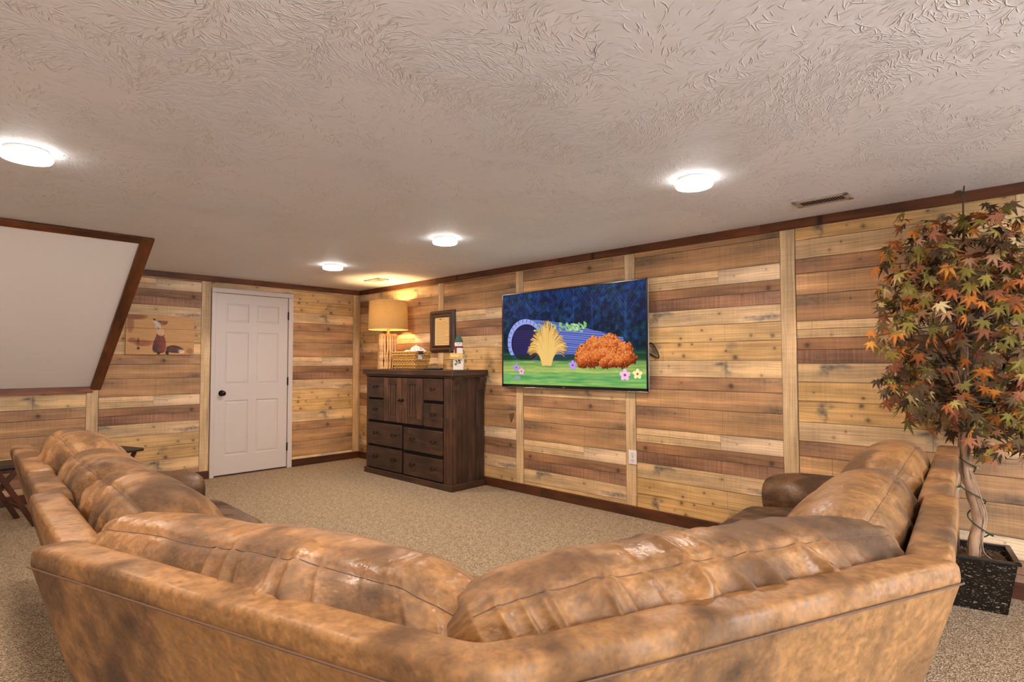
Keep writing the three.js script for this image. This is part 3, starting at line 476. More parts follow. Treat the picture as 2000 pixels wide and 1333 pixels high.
// ------------------------------------------------------------------ things on the dresser
const TOPY = 1.1905;
{
  const t = thing('table_lamp', 'lit table lamp with tan drum shade on a base of peeled sticks', 'lamp', [-0.262, TOPY, 1.06]), r = rng(21);
  const stickMap = dataTex(256, 512, (u, v, o) => { const g = fbm(u * 24, v * 4, 3), d = smooth(0.6, 0.8, fbm(u * 12 + 5, v * 5, 3)), k = 0.75 + 0.5 * g - 0.35 * d; o[0] = 224 * k; o[1] = 172 * k; o[2] = 112 * k; });
  const stick = std(new THREE.Color(1.02, 1.14, 1.30), 0.7, { map: stickMap });
  mesh('core', new THREE.CylinderGeometry(0.07, 0.07, 0.40, 24).translate(0, 0.2, 0), std(new THREE.Color(0.10, 0.06, 0.03), 0.9), t);
  const ring = (n, R, sz) => { for (let i = 0; i < n; i++) {
    const a = (i + 0.25 * r()) / n * 6.283, R1 = R + (r() - 0.5) * 0.008, pts = []; for (let k = 0; k <= 5; k++) pts.push([Math.cos(a + (r() - 0.5) * 0.12) * (R1 + (r() - 0.5) * 0.008), 0.004 + k / 5 * (0.408 + 0.006 * r()), Math.sin(a + (r() - 0.5) * 0.12) * (R1 + (r() - 0.5) * 0.008)]);
    mesh('stick', tube(pts, sz * (0.8 + 0.5 * r()), 20, 9), stick, t);
  } };
  ring(17, 0.087, 0.0128);
  const brass = std(new THREE.Color(0.62, 0.42, 0.20), 0.35, { metalness: 0.6 });
  mesh('top_plate', new THREE.CylinderGeometry(0.072, 0.072, 0.008, 32).translate(0, 0.404, 0), stick, t);
  mesh('neck', new THREE.LatheGeometry([[0, 0.41], [0.022, 0.41], [0.016, 0.43], [0.016, 0.53], [0.022, 0.54], [0.022, 0.58], [0, 0.59]].map((p) => new THREE.Vector2(...p)), 24), brass, t);
  const linen = dataTex(256, 256, (u, v, o) => { const k = 0.92 + 0.07 * noise(u * 20, v * 128, 20, 128) + 0.06 * (noise(u * 128, v * 20, 128, 20) - 0.5); o[0] = 222 * k; o[1] = 184 * k; o[2] = 124 * k; });
  linen.repeat.set(3, 1);
  const s0 = 0.468, s1 = 0.80, rb = 0.232, rt = 0.222, sh = [];
  for (let i = 0; i <= 8; i++) sh.push(new THREE.Vector2(lerp(rb, rt, i / 8), lerp(s0, s1, i / 8)));
  mesh('lamp_shade', new THREE.LatheGeometry(sh, 72), new THREE.MeshPhysicalMaterial({ color: new THREE.Color(0.50, 0.46, 0.40), map: linen, roughness: 1, transmission: 0.09, thickness: 0, side: THREE.DoubleSide }), t);
  const hem = std(new THREE.Color(0.52, 0.38, 0.20), 0.9); for (const [rr, y] of [[rb, s0], [rt, s1]]) mesh('shade_hem', new THREE.TorusGeometry(rr, 0.0035, 8, 72).rotateX(Math.PI / 2).translate(0, y, 0), hem, t);
  const spider = []; for (let i = 0; i < 3; i++) { const a = i * 2.094 + 0.4; spider.push(tube([[0, s1 - 0.012, 0], [Math.cos(a) * 0.11, s1 - 0.014, Math.sin(a) * 0.11], [Math.cos(a) * rt, s1 - 0.003, Math.sin(a) * rt]], 0.002, 10, 6)); }
  for (const s of [-1, 1]) spider.push(tube([[0, 0.585, 0.012 * s], [0, 0.64, 0.055 * s], [0, 0.74, 0.05 * s], [0, s1 - 0.012, 0]], 0.002, 20, 6));
  mesh('harp', merge(spider), brass, t);
  mesh('finial', new THREE.LatheGeometry([[0, -0.012], [0.008, -0.01], [0.006, 0], [0.013, 0.006], [0.015, 0.014], [0.010, 0.022], [0, 0.025]].map((p) => new THREE.Vector2(...p)), 20).translate(0, s1 + 0.004, 0), std(new THREE.Color(0.75, 0.70, 0.6), 0.3), t);
  mesh('light_bulb', new THREE.LatheGeometry([[0.013, 0], [0.014, 0.02], [0.03, 0.055], [0.031, 0.075], [0.02, 0.1], [0, 0.106]].map((p) => new THREE.Vector2(...p)), 24).translate(0, 0.59, 0), std(0x000000, 1, { emissive: TABLE_LAMP_COLOR, emissiveIntensity: 6 }), t);
  const pl = new THREE.PointLight(TABLE_LAMP_COLOR, TABLE_LAMP_POWER, 0, 2); pl.position.set(0, 0.655, 0); pl.shadow.radius = 2.5; pl.castShadow = true; pl.name = 'table_lamp_light'; t.add(pl);
}
{ // wicker basket: woven rows round tapered stakes
  const t = thing('basket', 'golden rectangular wicker basket holding tissues on dresser beside the lamp', 'basket', [-0.30, TOPY, 1.565]), r = rng(31);
  const cane = [[0.56, 0.31, 0.075], [0.43, 0.225, 0.05], [0.68, 0.40, 0.11]].map((c) => std(new THREE.Color().setRGB(...c), 0.55));
  const hx = (k) => 0.085 + 0.02 * k, hz = (k) => 0.185 + 0.028 * k, h = 0.185, rows = 9;
  const per = (s, k) => { const a = hx(k), b = hz(k), P = 4 * (a + b); let d = ((s % 1) + 1) % 1 * P; if (d < 2 * b) return [-a, -b + d, -1, 0]; d -= 2 * b; if (d < 2 * a) return [-a + d, b, 0, 1]; d -= 2 * a; if (d < 2 * b) return [a, b - d, 1, 0]; d -= 2 * b; return [a - d, -b, 0, -1]; };
  mesh('basket_floor', rbox(0.165, 0.008, 0.365, 0.003, 0, 0.006, 0), cane[1], t);
  for (let i = 0; i < rows; i++) {
    const y = 0.01 + (i + 0.5) / rows * (h - 0.02), k = y / h, pts = [], n = 96;
    for (let j = 0; j < n; j++) { const [x, z, nx, nz] = per(j / n, k), o = 0.0075 * Math.cos(j * Math.PI / 2 + i * Math.PI) + 0.0008 * (r() - 0.5); pts.push(V(x + nx * o, y + 0.0016 * (r() - 0.5), z + nz * o)); }
    mesh('wicker_row', new THREE.TubeGeometry(new THREE.CatmullRomCurve3(pts, true), 240, 0.0088, 6, true), cane[i % 3], t);
  }
  const stakes = []; for (let j = 0; j < 48; j++) { const a = per(j / 48, 0), b = per(j / 48, 1); stakes.push(tube([[a[0], 0, a[1]], [b[0], h, b[1]]], 0.003, 2, 6)); }
  mesh('stake', merge(stakes), cane[1], t).userData.kind = 'stuff';
  for (const ph of [0, 1, 2]) { const pts = []; for (let j = 0; j < 144; j++) { const [x, z, nx, nz] = per(j / 144, 1), q = j / 144 * 6.283 * 24 + ph * 2.094; pts.push(V(x + nx * 0.006 * Math.cos(q), h + 0.004 + 0.006 * Math.sin(q), z + nz * 0.006 * Math.cos(q))); } mesh('rim_braid', new THREE.TubeGeometry(new THREE.CatmullRomCurve3(pts, true), 320, 0.006, 6, true), cane[ph], t); }
  const paper = std(new THREE.Color(0.86, 0.80, 0.74), 0.9, { side: THREE.DoubleSide });
  const crumple = (sx, sy, sz, seed) => { const g = new THREE.PlaneGeometry(1, 1, 26, 26).rotateX(-Math.PI / 2), p = g.attributes.position; for (let i = 0; i < p.count; i++) { const x = p.getX(i), z = p.getZ(i), d = Math.hypot(x, z), a = Math.atan2(z, x); const f = Math.abs(noise(a * 3.2 + seed, d * 4 + seed) * 2 - 1); p.setXYZ(i, x * sx * (0.8 + 0.5 * f), sy * (Math.max(0, 1 - d * 1.7) ** 0.8 + 0.35 * f * (1 - d)), z * sz * (0.8 + 0.5 * f)); } g.computeVertexNormals(); return g; };
  const a = mesh('tissue', crumple(0.16, 0.085, 0.20, 3), paper, null, [-0.30, TOPY + 0.175, 1.66]); tag(a, 'white crumpled tissue peaking highest out of the wicker basket', 'tissue', 'tissues in the basket');
  const b = mesh('tissue', crumple(0.15, 0.035, 0.22, 8), paper, null, [-0.30, TOPY + 0.18, 1.49]); tag(b, 'low crumpled tissue in the lamp end of the wicker basket', 'tissue', 'tissues in the basket');
  const c = thing('hanging_tag', 'small white tag with a black top hooked over the basket\'s narrow end', 'tag', [-0.34, TOPY, 1.565]);
  mesh('tag_card', rbox(0.052, 0.062, 0.004, 0.0015, 0, 0.128, 0.2235).rotateX(-0.06), std(new THREE.Color(0.8, 0.76, 0.72), 0.5), c);
  mesh('tag_clip', merge([rbox(0.062, 0.022, 0.012, 0.004, 0, 0.178, 0.231), rbox(0.062, 0.008, 0.05, 0.003, 0, 0.199, 0.212)]), std(new THREE.Color(0.02, 0.02, 0.025), 0.4), c);
}
{ // remote
  const t = thing('remote_control', 'black remote control lying on dresser between basket and snowman', 'remote', [-0.36, TOPY, 2.03], 0.25), k = std(new THREE.Color(0.012, 0.012, 0.014), 0.45);
  mesh('remote_body', rbox(0.052, 0.02, 0.23, 0.009, 0, 0.0105, 0, 3), k, t);
  for (let i = 0; i < 6; i++) for (let j = -1; j < 2; j++) mesh('button', rbox(0.009, 0.004, 0.007, 0.002, j * 0.014, 0.0215, -0.085 + i * 0.026), std(new THREE.Color(0.10, 0.10, 0.11), 0.5), t);
}
{ // snowman figure: stacked body on a printed block, with a hanging board
  const t = thing('snowman_figurine', 'painted snowman figurine with green pointed hat holding a yellow sign on dresser', 'figurine', [-0.26, TOPY, 2.325], -0.85);   // local +z faces the room
  const white = std(new THREE.Color(0.80, 0.76, 0.70), 0.6), green = std(new THREE.Color(0.045, 0.11, 0.085), 0.8), red = std(new THREE.Color(0.17, 0.02, 0.02), 0.8), dark = std(new THREE.Color(0.015, 0.012, 0.01), 0.6), twig = std(new THREE.Color(0.10, 0.07, 0.03), 0.9);
  const print = canvasTex(256, 256, (c) => { c.fillStyle = '#e6ddcf'; c.fillRect(0, 0, 256, 256); c.fillStyle = '#3c2f28'; for (const [x, y, w, h] of [[150, 40, 70, 55], [175, 90, 40, 40], [70, 45, 45, 40], [90, 85, 26, 80], [140, 95, 24, 60], [40, 120, 36, 50]]) { c.beginPath(); c.ellipse(x, y, w / 2, h / 2, 0.3, 0, 7); c.fill(); } c.fillStyle = '#6d7c4a'; c.beginPath(); c.ellipse(56, 130, 30, 34, 0, 0, 7); c.fill(); c.fillStyle = '#c9b48a'; c.fillRect(104, 70, 12, 120); });
  mesh('block', rbox(0.108, 0.118, 0.05, 0.006, 0, 0.059, 0), white, t);
  mesh('block_print', new THREE.PlaneGeometry(0.098, 0.104).translate(0, 0.059, 0.0256), std(0xffffff, 0.6, { map: print }), t);
  mesh('body', new THREE.LatheGeometry([[0, 0.116], [0.040, 0.118], [0.052, 0.14], [0.054, 0.17], [0.047, 0.21], [0.036, 0.232], [0.040, 0.245], [0.044, 0.262], [0.041, 0.282], [0.030, 0.298], [0, 0.304]].map((p) => new THREE.Vector2(...p)), 32).scale(1, 1, 0.8), white, t);
  mesh('hat', new THREE.LatheGeometry([[0, 0.283], [0.044, 0.285], [0.046, 0.297], [0.040, 0.302], [0.029, 0.328], [0.016, 0.350], [0.008, 0.363], [0, 0.366]].map((p) => new THREE.Vector2(...p)), 28).scale(1, 1, 0.85), green, t);
  const sc = group('scarf', t); mesh('scarf_wrap', new THREE.TorusGeometry(0.037, 0.009, 10, 32).rotateX(Math.PI / 2).scale(1, 1, 0.8).translate(0, 0.236, 0), red, sc);
  mesh('scarf_tail', rbox(0.022, 0.08, 0.01, 0.004, -0.026, 0.198, 0.042), red, sc);
  for (const s of [-1, 1]) mesh('eye', new THREE.SphereGeometry(0.004, 10, 8).translate(s * 0.013, 0.272, 0.034), dark, t);
  mesh('nose', new THREE.ConeGeometry(0.005, 0.024, 10).rotateX(Math.PI / 2).translate(0, 0.262, 0.044), std(new THREE.Color(0.65, 0.24, 0.05), 0.6), t);
  mesh('twig_arm', merge([tube([[-0.045, 0.205, 0.01], [-0.075, 0.20, 0.02], [-0.095, 0.215, 0.02]], 0.004, 8, 6), tube([[0.045, 0.205, 0.01], [0.06, 0.18, 0.03], [0.05, 0.165, 0.045]], 0.004, 8, 6)]), twig, t);
  mesh('sprig', merge([0, 1, 2, 3, 4, 5, 6].map((i) => new THREE.ConeGeometry(0.006, 0.034, 6).rotateZ(i * 0.9).translate(-0.09 + 0.010 * Math.cos(i * 2), 0.205 + 0.012 * Math.sin(i * 1.7), 0.02))), std(new THREE.Color(0.05, 0.075, 0.03), 0.9), t);
  const sign = canvasTex(256, 112, (c) => { c.fillStyle = '#dcb764'; c.fillRect(0, 0, 256, 112); c.fillStyle = '#f0e2c0'; c.font = 'bold 46px serif'; c.fillStyle = 'rgba(246,236,214,0.9)'; for (let i = 0; i < 7; i++) c.fillRect(24 + i * 24, 30 + (i % 3) * 6, 14, 30); c.fillStyle = '#9a7636'; c.fillRect(34, 84, 180, 5); });
  const sg = group('sign', t); mesh('sign_board', rbox(0.132, 0.058, 0.01, 0.004, -0.018, 0.143, 0.062), std(new THREE.Color(0.66, 0.47, 0.16), 0.6), sg); mesh('sign_print', new THREE.PlaneGeometry(0.124, 0.052).translate(-0.018, 0.143, 0.0675), std(0xffffff, 0.6, { map: sign }), sg);
}
// ------------------------------------------------------------------ wall things
{ // framed text
  const t = thing('picture_frame', 'dark wooden frame holding a sheet of printed text above the dresser', 'picture', [0, 1.62, 1.765]), fm = std(new THREE.Color(0.72, 0.62, 0.52), 0.5, { map: oakMap });   // local: x into wall
  const w = 0.425, h = 0.472, b = 0.078, d = 0.045;
  const prof = (len) => { const s = new THREE.Shape([[0, 0], [0.0, 0.012], [0.012, 0.03], [0.03, 0.034], [0.05, 0.026], [0.07, 0.034], [0.078, 0.024], [0.078, 0]].map((p) => new THREE.Vector2(...p))); const g = new THREE.ExtrudeGeometry(s, { depth: len, bevelEnabled: false }), p = g.attributes.position; for (let i = 0; i < p.count; i++) { const q = p.getX(i); p.setZ(i, p.getZ(i) < len / 2 ? q : len - q); } return metreUV(g, 'z', 0.8); };
  // left, right, bottom, top members, mitred: profile x = inward across the member, y = out from the wall (-x world)
  const basis = (g, ax, ay, az, o) => xf(g, new THREE.Matrix4().makeBasis(V(...ax), V(...ay), V(...az))).translate(...o);
  mesh('frame_side', basis(prof(h), [0, 0, 1], [-1, 0, 0], [0, 1, 0], [-0.004, -h / 2, -w / 2]), fm, t);
  mesh('frame_side', basis(prof(h), [0, 0, -1], [-1, 0, 0], [0, 1, 0], [-0.004, -h / 2, w / 2]), fm, t);
  mesh('frame_rail', basis(prof(w), [0, 1, 0], [-1, 0, 0], [0, 0, 1], [-0.004, -h / 2, -w / 2]), fm, t);
  mesh('frame_rail', basis(prof(w), [0, -1, 0], [-1, 0, 0], [0, 0, 1], [-0.004, h / 2, -w / 2]), fm, t);
  const tx = canvasTex(512, 640, (c) => {
    c.fillStyle = '#ecc98d'; c.fillRect(0, 0, 512, 640); c.fillStyle = '#4a3520'; c.font = '34px serif'; c.fillRect(150, 34, 14, 34); c.fillRect(182, 42, 36, 26); c.fillRect(268, 28, 8, 40);
    const r = rng(4); c.fillStyle = 'rgba(90,62,30,0.75)';
    for (let l = 0; l < 17; l++) { let x = 56 + 10 * r(); const y = 108 + l * 30, end = 330 + 130 * r(); while (x < end) { const w = 10 + 34 * r(); c.fillRect(x, y, w, 7); x += w + 8; } }
  });
  mesh('text_sheet', new THREE.PlaneGeometry(w - 2 * b + 0.01, h - 2 * b + 0.01).rotateY(-Math.PI / 2).translate(-0.016, 0, 0), std(0xffffff, 0.55, { map: tx }), t);
}
{ // fox print on three boards
  const W = 0.624, HH = 0.408, t = thing('wall_art', 'plank picture of a sitting fox on the wall left of the white door', 'picture', [-2.353, 1.56, 0.004]);
  const tex = canvasTex(1024, 668, (c, w, h) => {
    const r = rng(14); c.fillStyle = '#c99a62'; c.fillRect(0, 0, w, h);
    for (let i = 0; i < 900; i++) { const y = r() * h, x = r() * w, l = 60 + r() * 360; c.fillStyle = r() < 0.5 ? `rgba(120,74,40,${0.05 + 0.12 * r()})` : `rgba(238,200,140,${0.05 + 0.14 * r()})`; c.fillRect(x - l / 2, y, l, 1 + 3 * r()); }
    const blob = (x, y, rx, ry, col, n = 10, rot = 0) => { for (let i = n; i > 0; i--) { c.globalAlpha = 0.22; c.fillStyle = col; c.beginPath(); c.ellipse(x, y, rx * (0.5 + 0.5 * i / n), ry * (0.5 + 0.5 * i / n), rot, 0, 7); c.fill(); } c.globalAlpha = 1; };
    blob(120, 30, 200, 60, '#7a4a2c', 6); blob(60, 160, 60, 160, '#8d5a38', 5); blob(250, 470, 150, 60, '#a0552e', 7); blob(175, 450, 22, 70, '#4a2518', 6); blob(180, 560, 26, 30, '#3c2018', 6); blob(90, 430, 70, 50, '#8b5236', 5); blob(960, 600, 60, 60, '#a06040', 5);
    const poly = (pts, col) => { c.fillStyle = col; c.beginPath(); c.moveTo(...pts[0]); for (let i = 1; i < pts.length; i += 1) { const p = pts[i], q = pts[(i + 1) % pts.length]; c.quadraticCurveTo(p[0], p[1], (p[0] + q[0]) / 2, (p[1] + q[1]) / 2); } c.closePath(); c.fill(); };
    poly([[590, 540], [650, 500], [760, 505], [840, 560], [870, 620], [800, 640], [660, 630], [590, 610]], '#4a2a22');           // brush
    for (let i = 0; i < 9; i++) { c.strokeStyle = 'rgba(150,92,64,0.7)'; c.lineWidth = 9; c.beginPath(); c.moveTo(650 + i * 18, 530 + i * 4); c.lineTo(640 + i * 20, 600); c.stroke(); }
    poly([[770, 570], [850, 570], [885, 615], [850, 645], [780, 640]], '#f0c89a');
    poly([[450, 270], [520, 260], [560, 330], [565, 470], [590, 560], [560, 640], [430, 640], [385, 560], [395, 450], [430, 380]], '#6a3226');
    poly([[500, 330], [560, 330], [590, 470], [580, 600], [520, 610], [490, 480]], '#8e4630');
    poly([[385, 540], [430, 420], [470, 480], [470, 610], [420, 620], [390, 600]], '#43241f');
    poly([[455, 610], [500, 600], [505, 660], [450, 664]], '#1d1012'); poly([[580, 600], [620, 590], [640, 662], [580, 664]], '#1d1012');
    poly([[425, 200], [470, 180], [545, 220], [560, 320], [520, 350], [455, 330], [440, 260]], '#d9ac78');
    poly([[395, 70], [430, 90], [490, 140], [500, 200], [470, 230], [430, 190], [410, 130], [385, 95]], '#d8cbbd');
    poly([[385, 60], [415, 50], [430, 80], [400, 96]], '#2a1a18'); poly([[430, 90], [520, 78], [610, 92], [600, 130], [530, 170], [490, 130]], '#a06a42'); poly([[560, 90], [612, 78], [605, 118], [560, 170], [540, 130]], '#8a5636'); poly([[430, 86], [500, 84], [520, 110], [470, 108]], '#54301f');
    poly([[440, 180], [490, 200], [485, 260], [450, 262]], '#8f8680');
    // fur: short strokes over each patch
    const fur = (x, y, rx, ry, cols, n, dir) => { for (let i = 0; i < n; i++) { const t = r() * 6.283, d = Math.sqrt(r()), px = x + Math.cos(t) * rx * d, py = y + Math.sin(t) * ry * d, L = 8 + 16 * r(), A = dir + (r() - 0.5) * 0.7; c.strokeStyle = cols[Math.floor(r() * cols.length)]; c.globalAlpha = 0.5; c.lineWidth = 1.5 + 2.5 * r(); c.beginPath(); c.moveTo(px, py); c.lineTo(px + Math.cos(A) * L, py + Math.sin(A) * L); c.stroke(); } c.globalAlpha = 1; };
    fur(490, 470, 78, 150, ['#3a1c16', '#6e3426', '#8c4832', '#a65c3c', '#4a241c'], 1500, 1.6); fur(430, 550, 46, 70, ['#2a1614', '#43241f', '#5c3024'], 500, 1.5); fur(505, 270, 52, 70, ['#e8c79a', '#caa070', '#f2dcb8', '#b08458'], 500, 1.7);
    fur(445, 150, 34, 70, ['#efe6da', '#b8a898', '#d4c6b6', '#8a7a70'], 320, 1.3); fur(560, 115, 48, 34, ['#7a4a2c', '#a87048', '#5a3420'], 260, 2.2); fur(730, 570, 120, 56, ['#2e1a18', '#5a3428', '#7c5040', '#3c2420'], 800, 0.4); fur(820, 605, 40, 26, ['#f4d8b0', '#e2b988'], 160, 0.3); fur(230, 480, 130, 46, ['#8a4a28', '#a8602f', '#70381f', '#c08850'], 500, 0.2);
    for (let i = 0; i < 260; i++) { c.fillStyle = `rgba(240,206,150,${0.08 + 0.12 * r()})`; c.fillRect(560 + r() * 440, r() * 440, 30 + 120 * r(), 1 + 3 * r()); }
  });
  const m = std(new THREE.Color(1.0, 1.0, 1.05), 0.6, { map: tex }), em = std(new THREE.Color(0.30, 0.19, 0.10), 0.7), cuts = [0, 0.335, 0.665, 1];
  for (let i = 0; i < 3; i++) {
    const y1 = HH / 2 - cuts[i] * HH - 0.001, y0 = HH / 2 - cuts[i + 1] * HH + 0.001, g = rbox(W, y1 - y0, 0.018, 0.002, 0, (y0 + y1) / 2, 0.012 + (i === 1 ? 0.001 : 0), 1).toNonIndexed(), p = g.attributes.position, uv = g.attributes.uv;
    for (let k = 0; k < p.count; k++) uv.setXY(k, p.getX(k) / W + 0.5, p.getY(k) / HH + 0.5);
    mesh('plank', g, m, t);
  }
  for (const x of [-0.2, 0.2]) mesh('batten', box(0.03, HH * 0.8, 0.004, x, 0, 0.001), em, t);
}
{ // television; local: x into the wall, z along it
  const t = thing('television', 'large flat black television on the plank wall showing a painted forest', 'television', [-0.052, 1.488, 3.581]);
  const W = 1.64, HH = 0.918, black = std(new THREE.Color(0.012, 0.012, 0.014), 0.22), back = std(new THREE.Color(0.02, 0.02, 0.022), 0.6), chrome = std(new THREE.Color(0.55, 0.53, 0.52), 0.18, { metalness: 1 });
  const bz = 0.013, bb = 0.028;
  mesh('rear_shell', rbox(0.022, HH - 0.01, W - 0.01, 0.006, 0.012, 0, 0), back, t);
  mesh('bezel_top', rbox(0.016, bz, W, 0.003, -0.006, HH / 2 - bz / 2, 0), black, t); mesh('bezel_bottom', rbox(0.016, bb, W, 0.003, -0.006, -HH / 2 + bb / 2, 0), black, t);
  for (const s of [-1, 1]) mesh('bezel_side', rbox(0.016, HH, bz + 0.005, 0.003, -0.006, 0, s * (W / 2 - bz / 2)), black, t);
  mesh('edge_strip', rbox(0.006, 0.006, W - 0.01, 0.002, -0.010, -HH / 2 - 0.002, 0), chrome, t);
  for (const s of [-1, 1]) mesh('edge_strip', rbox(0.014, HH - 0.004, 0.004, 0.0015, -0.002, 0, s * (W / 2 + 0.002)), chrome, t);
  mesh('logo', rbox(0.003, 0.008, 0.03, 0.001, -0.0145, -HH / 2 + 0.012, -0.04), chrome, t);
  mesh('wall_bracket', rbox(0.03, 0.42, 0.5, 0.004, 0.034, 0, 0), back, t);
  const sw = W - 2 * bz - 0.008, shh = HH - bz - bb;
  const art = canvasTex(1280, 704, (c, w, h) => {
    const r = rng(77), g = c.createLinearGradient(0, 0, 0, h); g.addColorStop(0, '#0c2350'); g.addColorStop(0.3, '#0a1b40'); g.addColorStop(0.55, '#081a2e'); g.addColorStop(0.64, '#0b2a2c'); g.addColorStop(0.7, '#3c6c40'); g.addColorStop(0.78, '#a3ad58'); g.addColorStop(0.84, '#86a955'); g.addColorStop(0.93, '#4f9a5c'); g.addColorStop(1, '#78b050'); c.fillStyle = g; c.fillRect(0, 0, w, h);
    for (let i = 0; i < 1500; i++) { const x = r() * w, y = r() * h * 0.62, q = r(); c.fillStyle = q < 0.35 ? `rgba(36,84,160,${0.10 + 0.16 * r()})` : q < 0.6 ? `rgba(20,84,84,${0.12 + 0.2 * r()})` : `rgba(4,10,26,${0.2 + 0.25 * r()})`; c.beginPath(); c.ellipse(x, y, 6 + 26 * r(), 5 + 16 * r(), r() * 3, 0, 7); c.fill(); }
    for (const [x, y, s] of [[250, 120, 1], [860, 90, 0.9], [1130, 130, 1.3], [700, 60, 0.8]]) { c.strokeStyle = 'rgba(70,104,190,0.2)'; c.lineWidth = 16 * s; c.beginPath(); c.moveTo(x, y + 240 * s); c.lineTo(x, y - 60); c.stroke(); c.lineWidth = 5; for (let k = 0; k < 8; k++) { c.beginPath(); c.moveTo(x, y + 120 - k * 18); c.quadraticCurveTo(x + (k % 2 ? 50 : -50), y + 50 - k * 20, x + (k % 2 ? 130 : -120), y - 50 - k * 14); c.stroke(); } }
    // hollow log
    c.fillStyle = '#5a68b0'; c.beginPath(); c.moveTo(190, 210); c.bezierCurveTo(420, 195, 800, 290, 1110, 370); c.lineTo(1150, 560); c.lineTo(170, 560); c.closePath(); c.fill(); c.save(); c.clip();
    for (let i = 0; i < 42; i++) { c.strokeStyle = i % 2 ? 'rgba(120,136,208,0.75)' : 'rgba(44,52,120,0.7)'; c.lineWidth = 5; c.beginPath(); const y = 240 + i * 8; c.moveTo(330, y); c.bezierCurveTo(520, y - 22 + 30 * r(), 760, y + 36, 1130, y + 70 - i); c.stroke(); }
    c.restore(); c.fillStyle = '#8d99d6'; c.beginPath(); c.ellipse(230, 375, 182, 175, -0.1, 0, 7); c.fill(); c.fillStyle = '#1c1840'; c.beginPath(); c.ellipse(240, 385, 152, 145, -0.1, 0, 7); c.fill();
    for (let i = 0; i < 16; i++) { c.strokeStyle = 'rgba(60,54,120,0.8)'; c.lineWidth = 4; c.beginPath(); c.moveTo(110, 290 + i * 14); c.lineTo(360, 296 + i * 13); c.stroke(); }
    for (let i = 0; i < 26; i++) { const a = i / 26 * 6.283; c.strokeStyle = '#3c4488'; c.lineWidth = 5; c.beginPath(); c.moveTo(230 + 155 * Math.cos(a), 378 + 150 * Math.sin(a)); c.lineTo(230 + 182 * Math.cos(a), 375 + 175 * Math.sin(a)); c.stroke(); }
    for (let i = 0; i < 70; i++) { c.fillStyle = i % 3 ? '#7fae6a' : '#a8cf98'; c.beginPath(); c.ellipse(330 + r() * 480, 240 + r() * 40 + (i % 7) * 8, 16, 7, r(), 0, 7); c.fill(); }
    // ground shade, then two plain autumn shrubs
    c.fillStyle = 'rgba(14,44,30,0.75)'; c.fillRect(0, 478, w, 60); const gg = c.createLinearGradient(0, 520, 0, 600); gg.addColorStop(0, '#4c7c42'); gg.addColorStop(1, '#b0b45c'); c.fillStyle = gg; c.fillRect(0, 525, w, 80);
    for (let i = 0; i < 700; i++) { const y = 520 + r() * 184; c.fillStyle = r() < 0.5 ? `rgba(60,130,70,${0.12 * r() + 0.05})` : `rgba(196,200,110,${0.16 * r() + 0.04})`; c.beginPath(); c.ellipse(r() * w, y, 30 + 110 * r(), 3 + 7 * r(), 0, 0, 7); c.fill(); }
    const shrub = (parts, cols) => { for (const [x, y, rx, ry] of parts) { c.fillStyle = cols[cols.length - 1]; c.beginPath(); c.ellipse(x, y, rx * 0.93, ry * 0.93, 0, 0, 7); c.fill(); } const jobs = []; for (const [x, y, rx, ry] of parts) for (let i = 0; i < 60; i++) { const a = r() * 6.283, d = Math.sqrt(r()) * (1 + 0.08 * r()); jobs.push([x + Math.cos(a) * rx * d, y + Math.sin(a) * ry * d, 0.5 + 0.42 * Math.sin(a) * d + 0.16 * Math.cos(a) * d]); } jobs.sort((p, q) => q[2] - p[2] + 0.5 * (r() - 0.5)); for (const [px, py, t] of jobs) { c.fillStyle = cols[clamp(Math.floor((t + 0.34 * (r() - 0.5)) * cols.length), 0, cols.length - 1)]; c.beginPath(); c.ellipse(px, py, 4 + 6 * r(), 2.5 + 3.5 * r(), r() * 3, 0, 7); c.fill(); } };
    const bush = (x, y, w, hh, n) => { const o = []; for (let i = 0; i < n; i++) { const a = Math.PI * r(), d = 0.9 * Math.sqrt(r()), R = 26 + 22 * r(); o.push([x + Math.cos(a) * w * d, y - Math.sin(a) * hh * d, R * 1.25, R]); } return o; };
    for (let i = 0; i < 420; i++) { const q = (i * 0.618) % 1, a = (q - 0.5) * 1.9 + 0.2 * (r() - 0.5), L = (250 + 90 * r()) * (1 - 0.25 * Math.abs(a)), x0 = 450 + (q - 0.5) * 90, y0 = 548 + 14 * r(), x1 = x0 + Math.sin(a) * L * 0.75, y1 = y0 - Math.cos(a) * L; c.strokeStyle = ['#6b3e18', '#8f5a22', '#b98338', '#d2a04c', '#e0b86c'][Math.min(4, Math.floor(i / 84))]; c.lineWidth = 3 + 3 * r(); c.beginPath(); c.moveTo(x0, y0); c.quadraticCurveTo(x0 + Math.sin(a) * L * 0.2, y0 - L * 0.7, x1, y1 + 40 * Math.abs(a)); c.stroke(); }
    shrub(bush(960, 545, 230, 200, 130), ['#dc8648', '#c7642a', '#ab4c1e', '#8a3816', '#5c220c']);
    for (const [x, y, s, col] of [[140, 575, 34, '#a78ad8'], [195, 605, 32, '#f0a6c6'], [690, 555, 38, '#b08ce0'], [1120, 620, 44, '#f0b4dc'], [1215, 612, 38, '#f4e0a0']]) { for (let k = 0; k < 5; k++) { const a = k * 1.2566 - 0.3; c.fillStyle = col; c.beginPath(); c.ellipse(x + Math.cos(a) * s * 0.55, y + Math.sin(a) * s * 0.5, s * 0.42, s * 0.34, a, 0, 7); c.fill(); } c.fillStyle = '#8c4a3a'; c.beginPath(); c.ellipse(x, y, s * 0.22, s * 0.2, 0, 0, 7); c.fill(); }
    c.fillStyle = '#8a90a8'; c.beginPath(); c.ellipse(150, 655, 34, 16, 0, 0, 7); c.fill();
  });
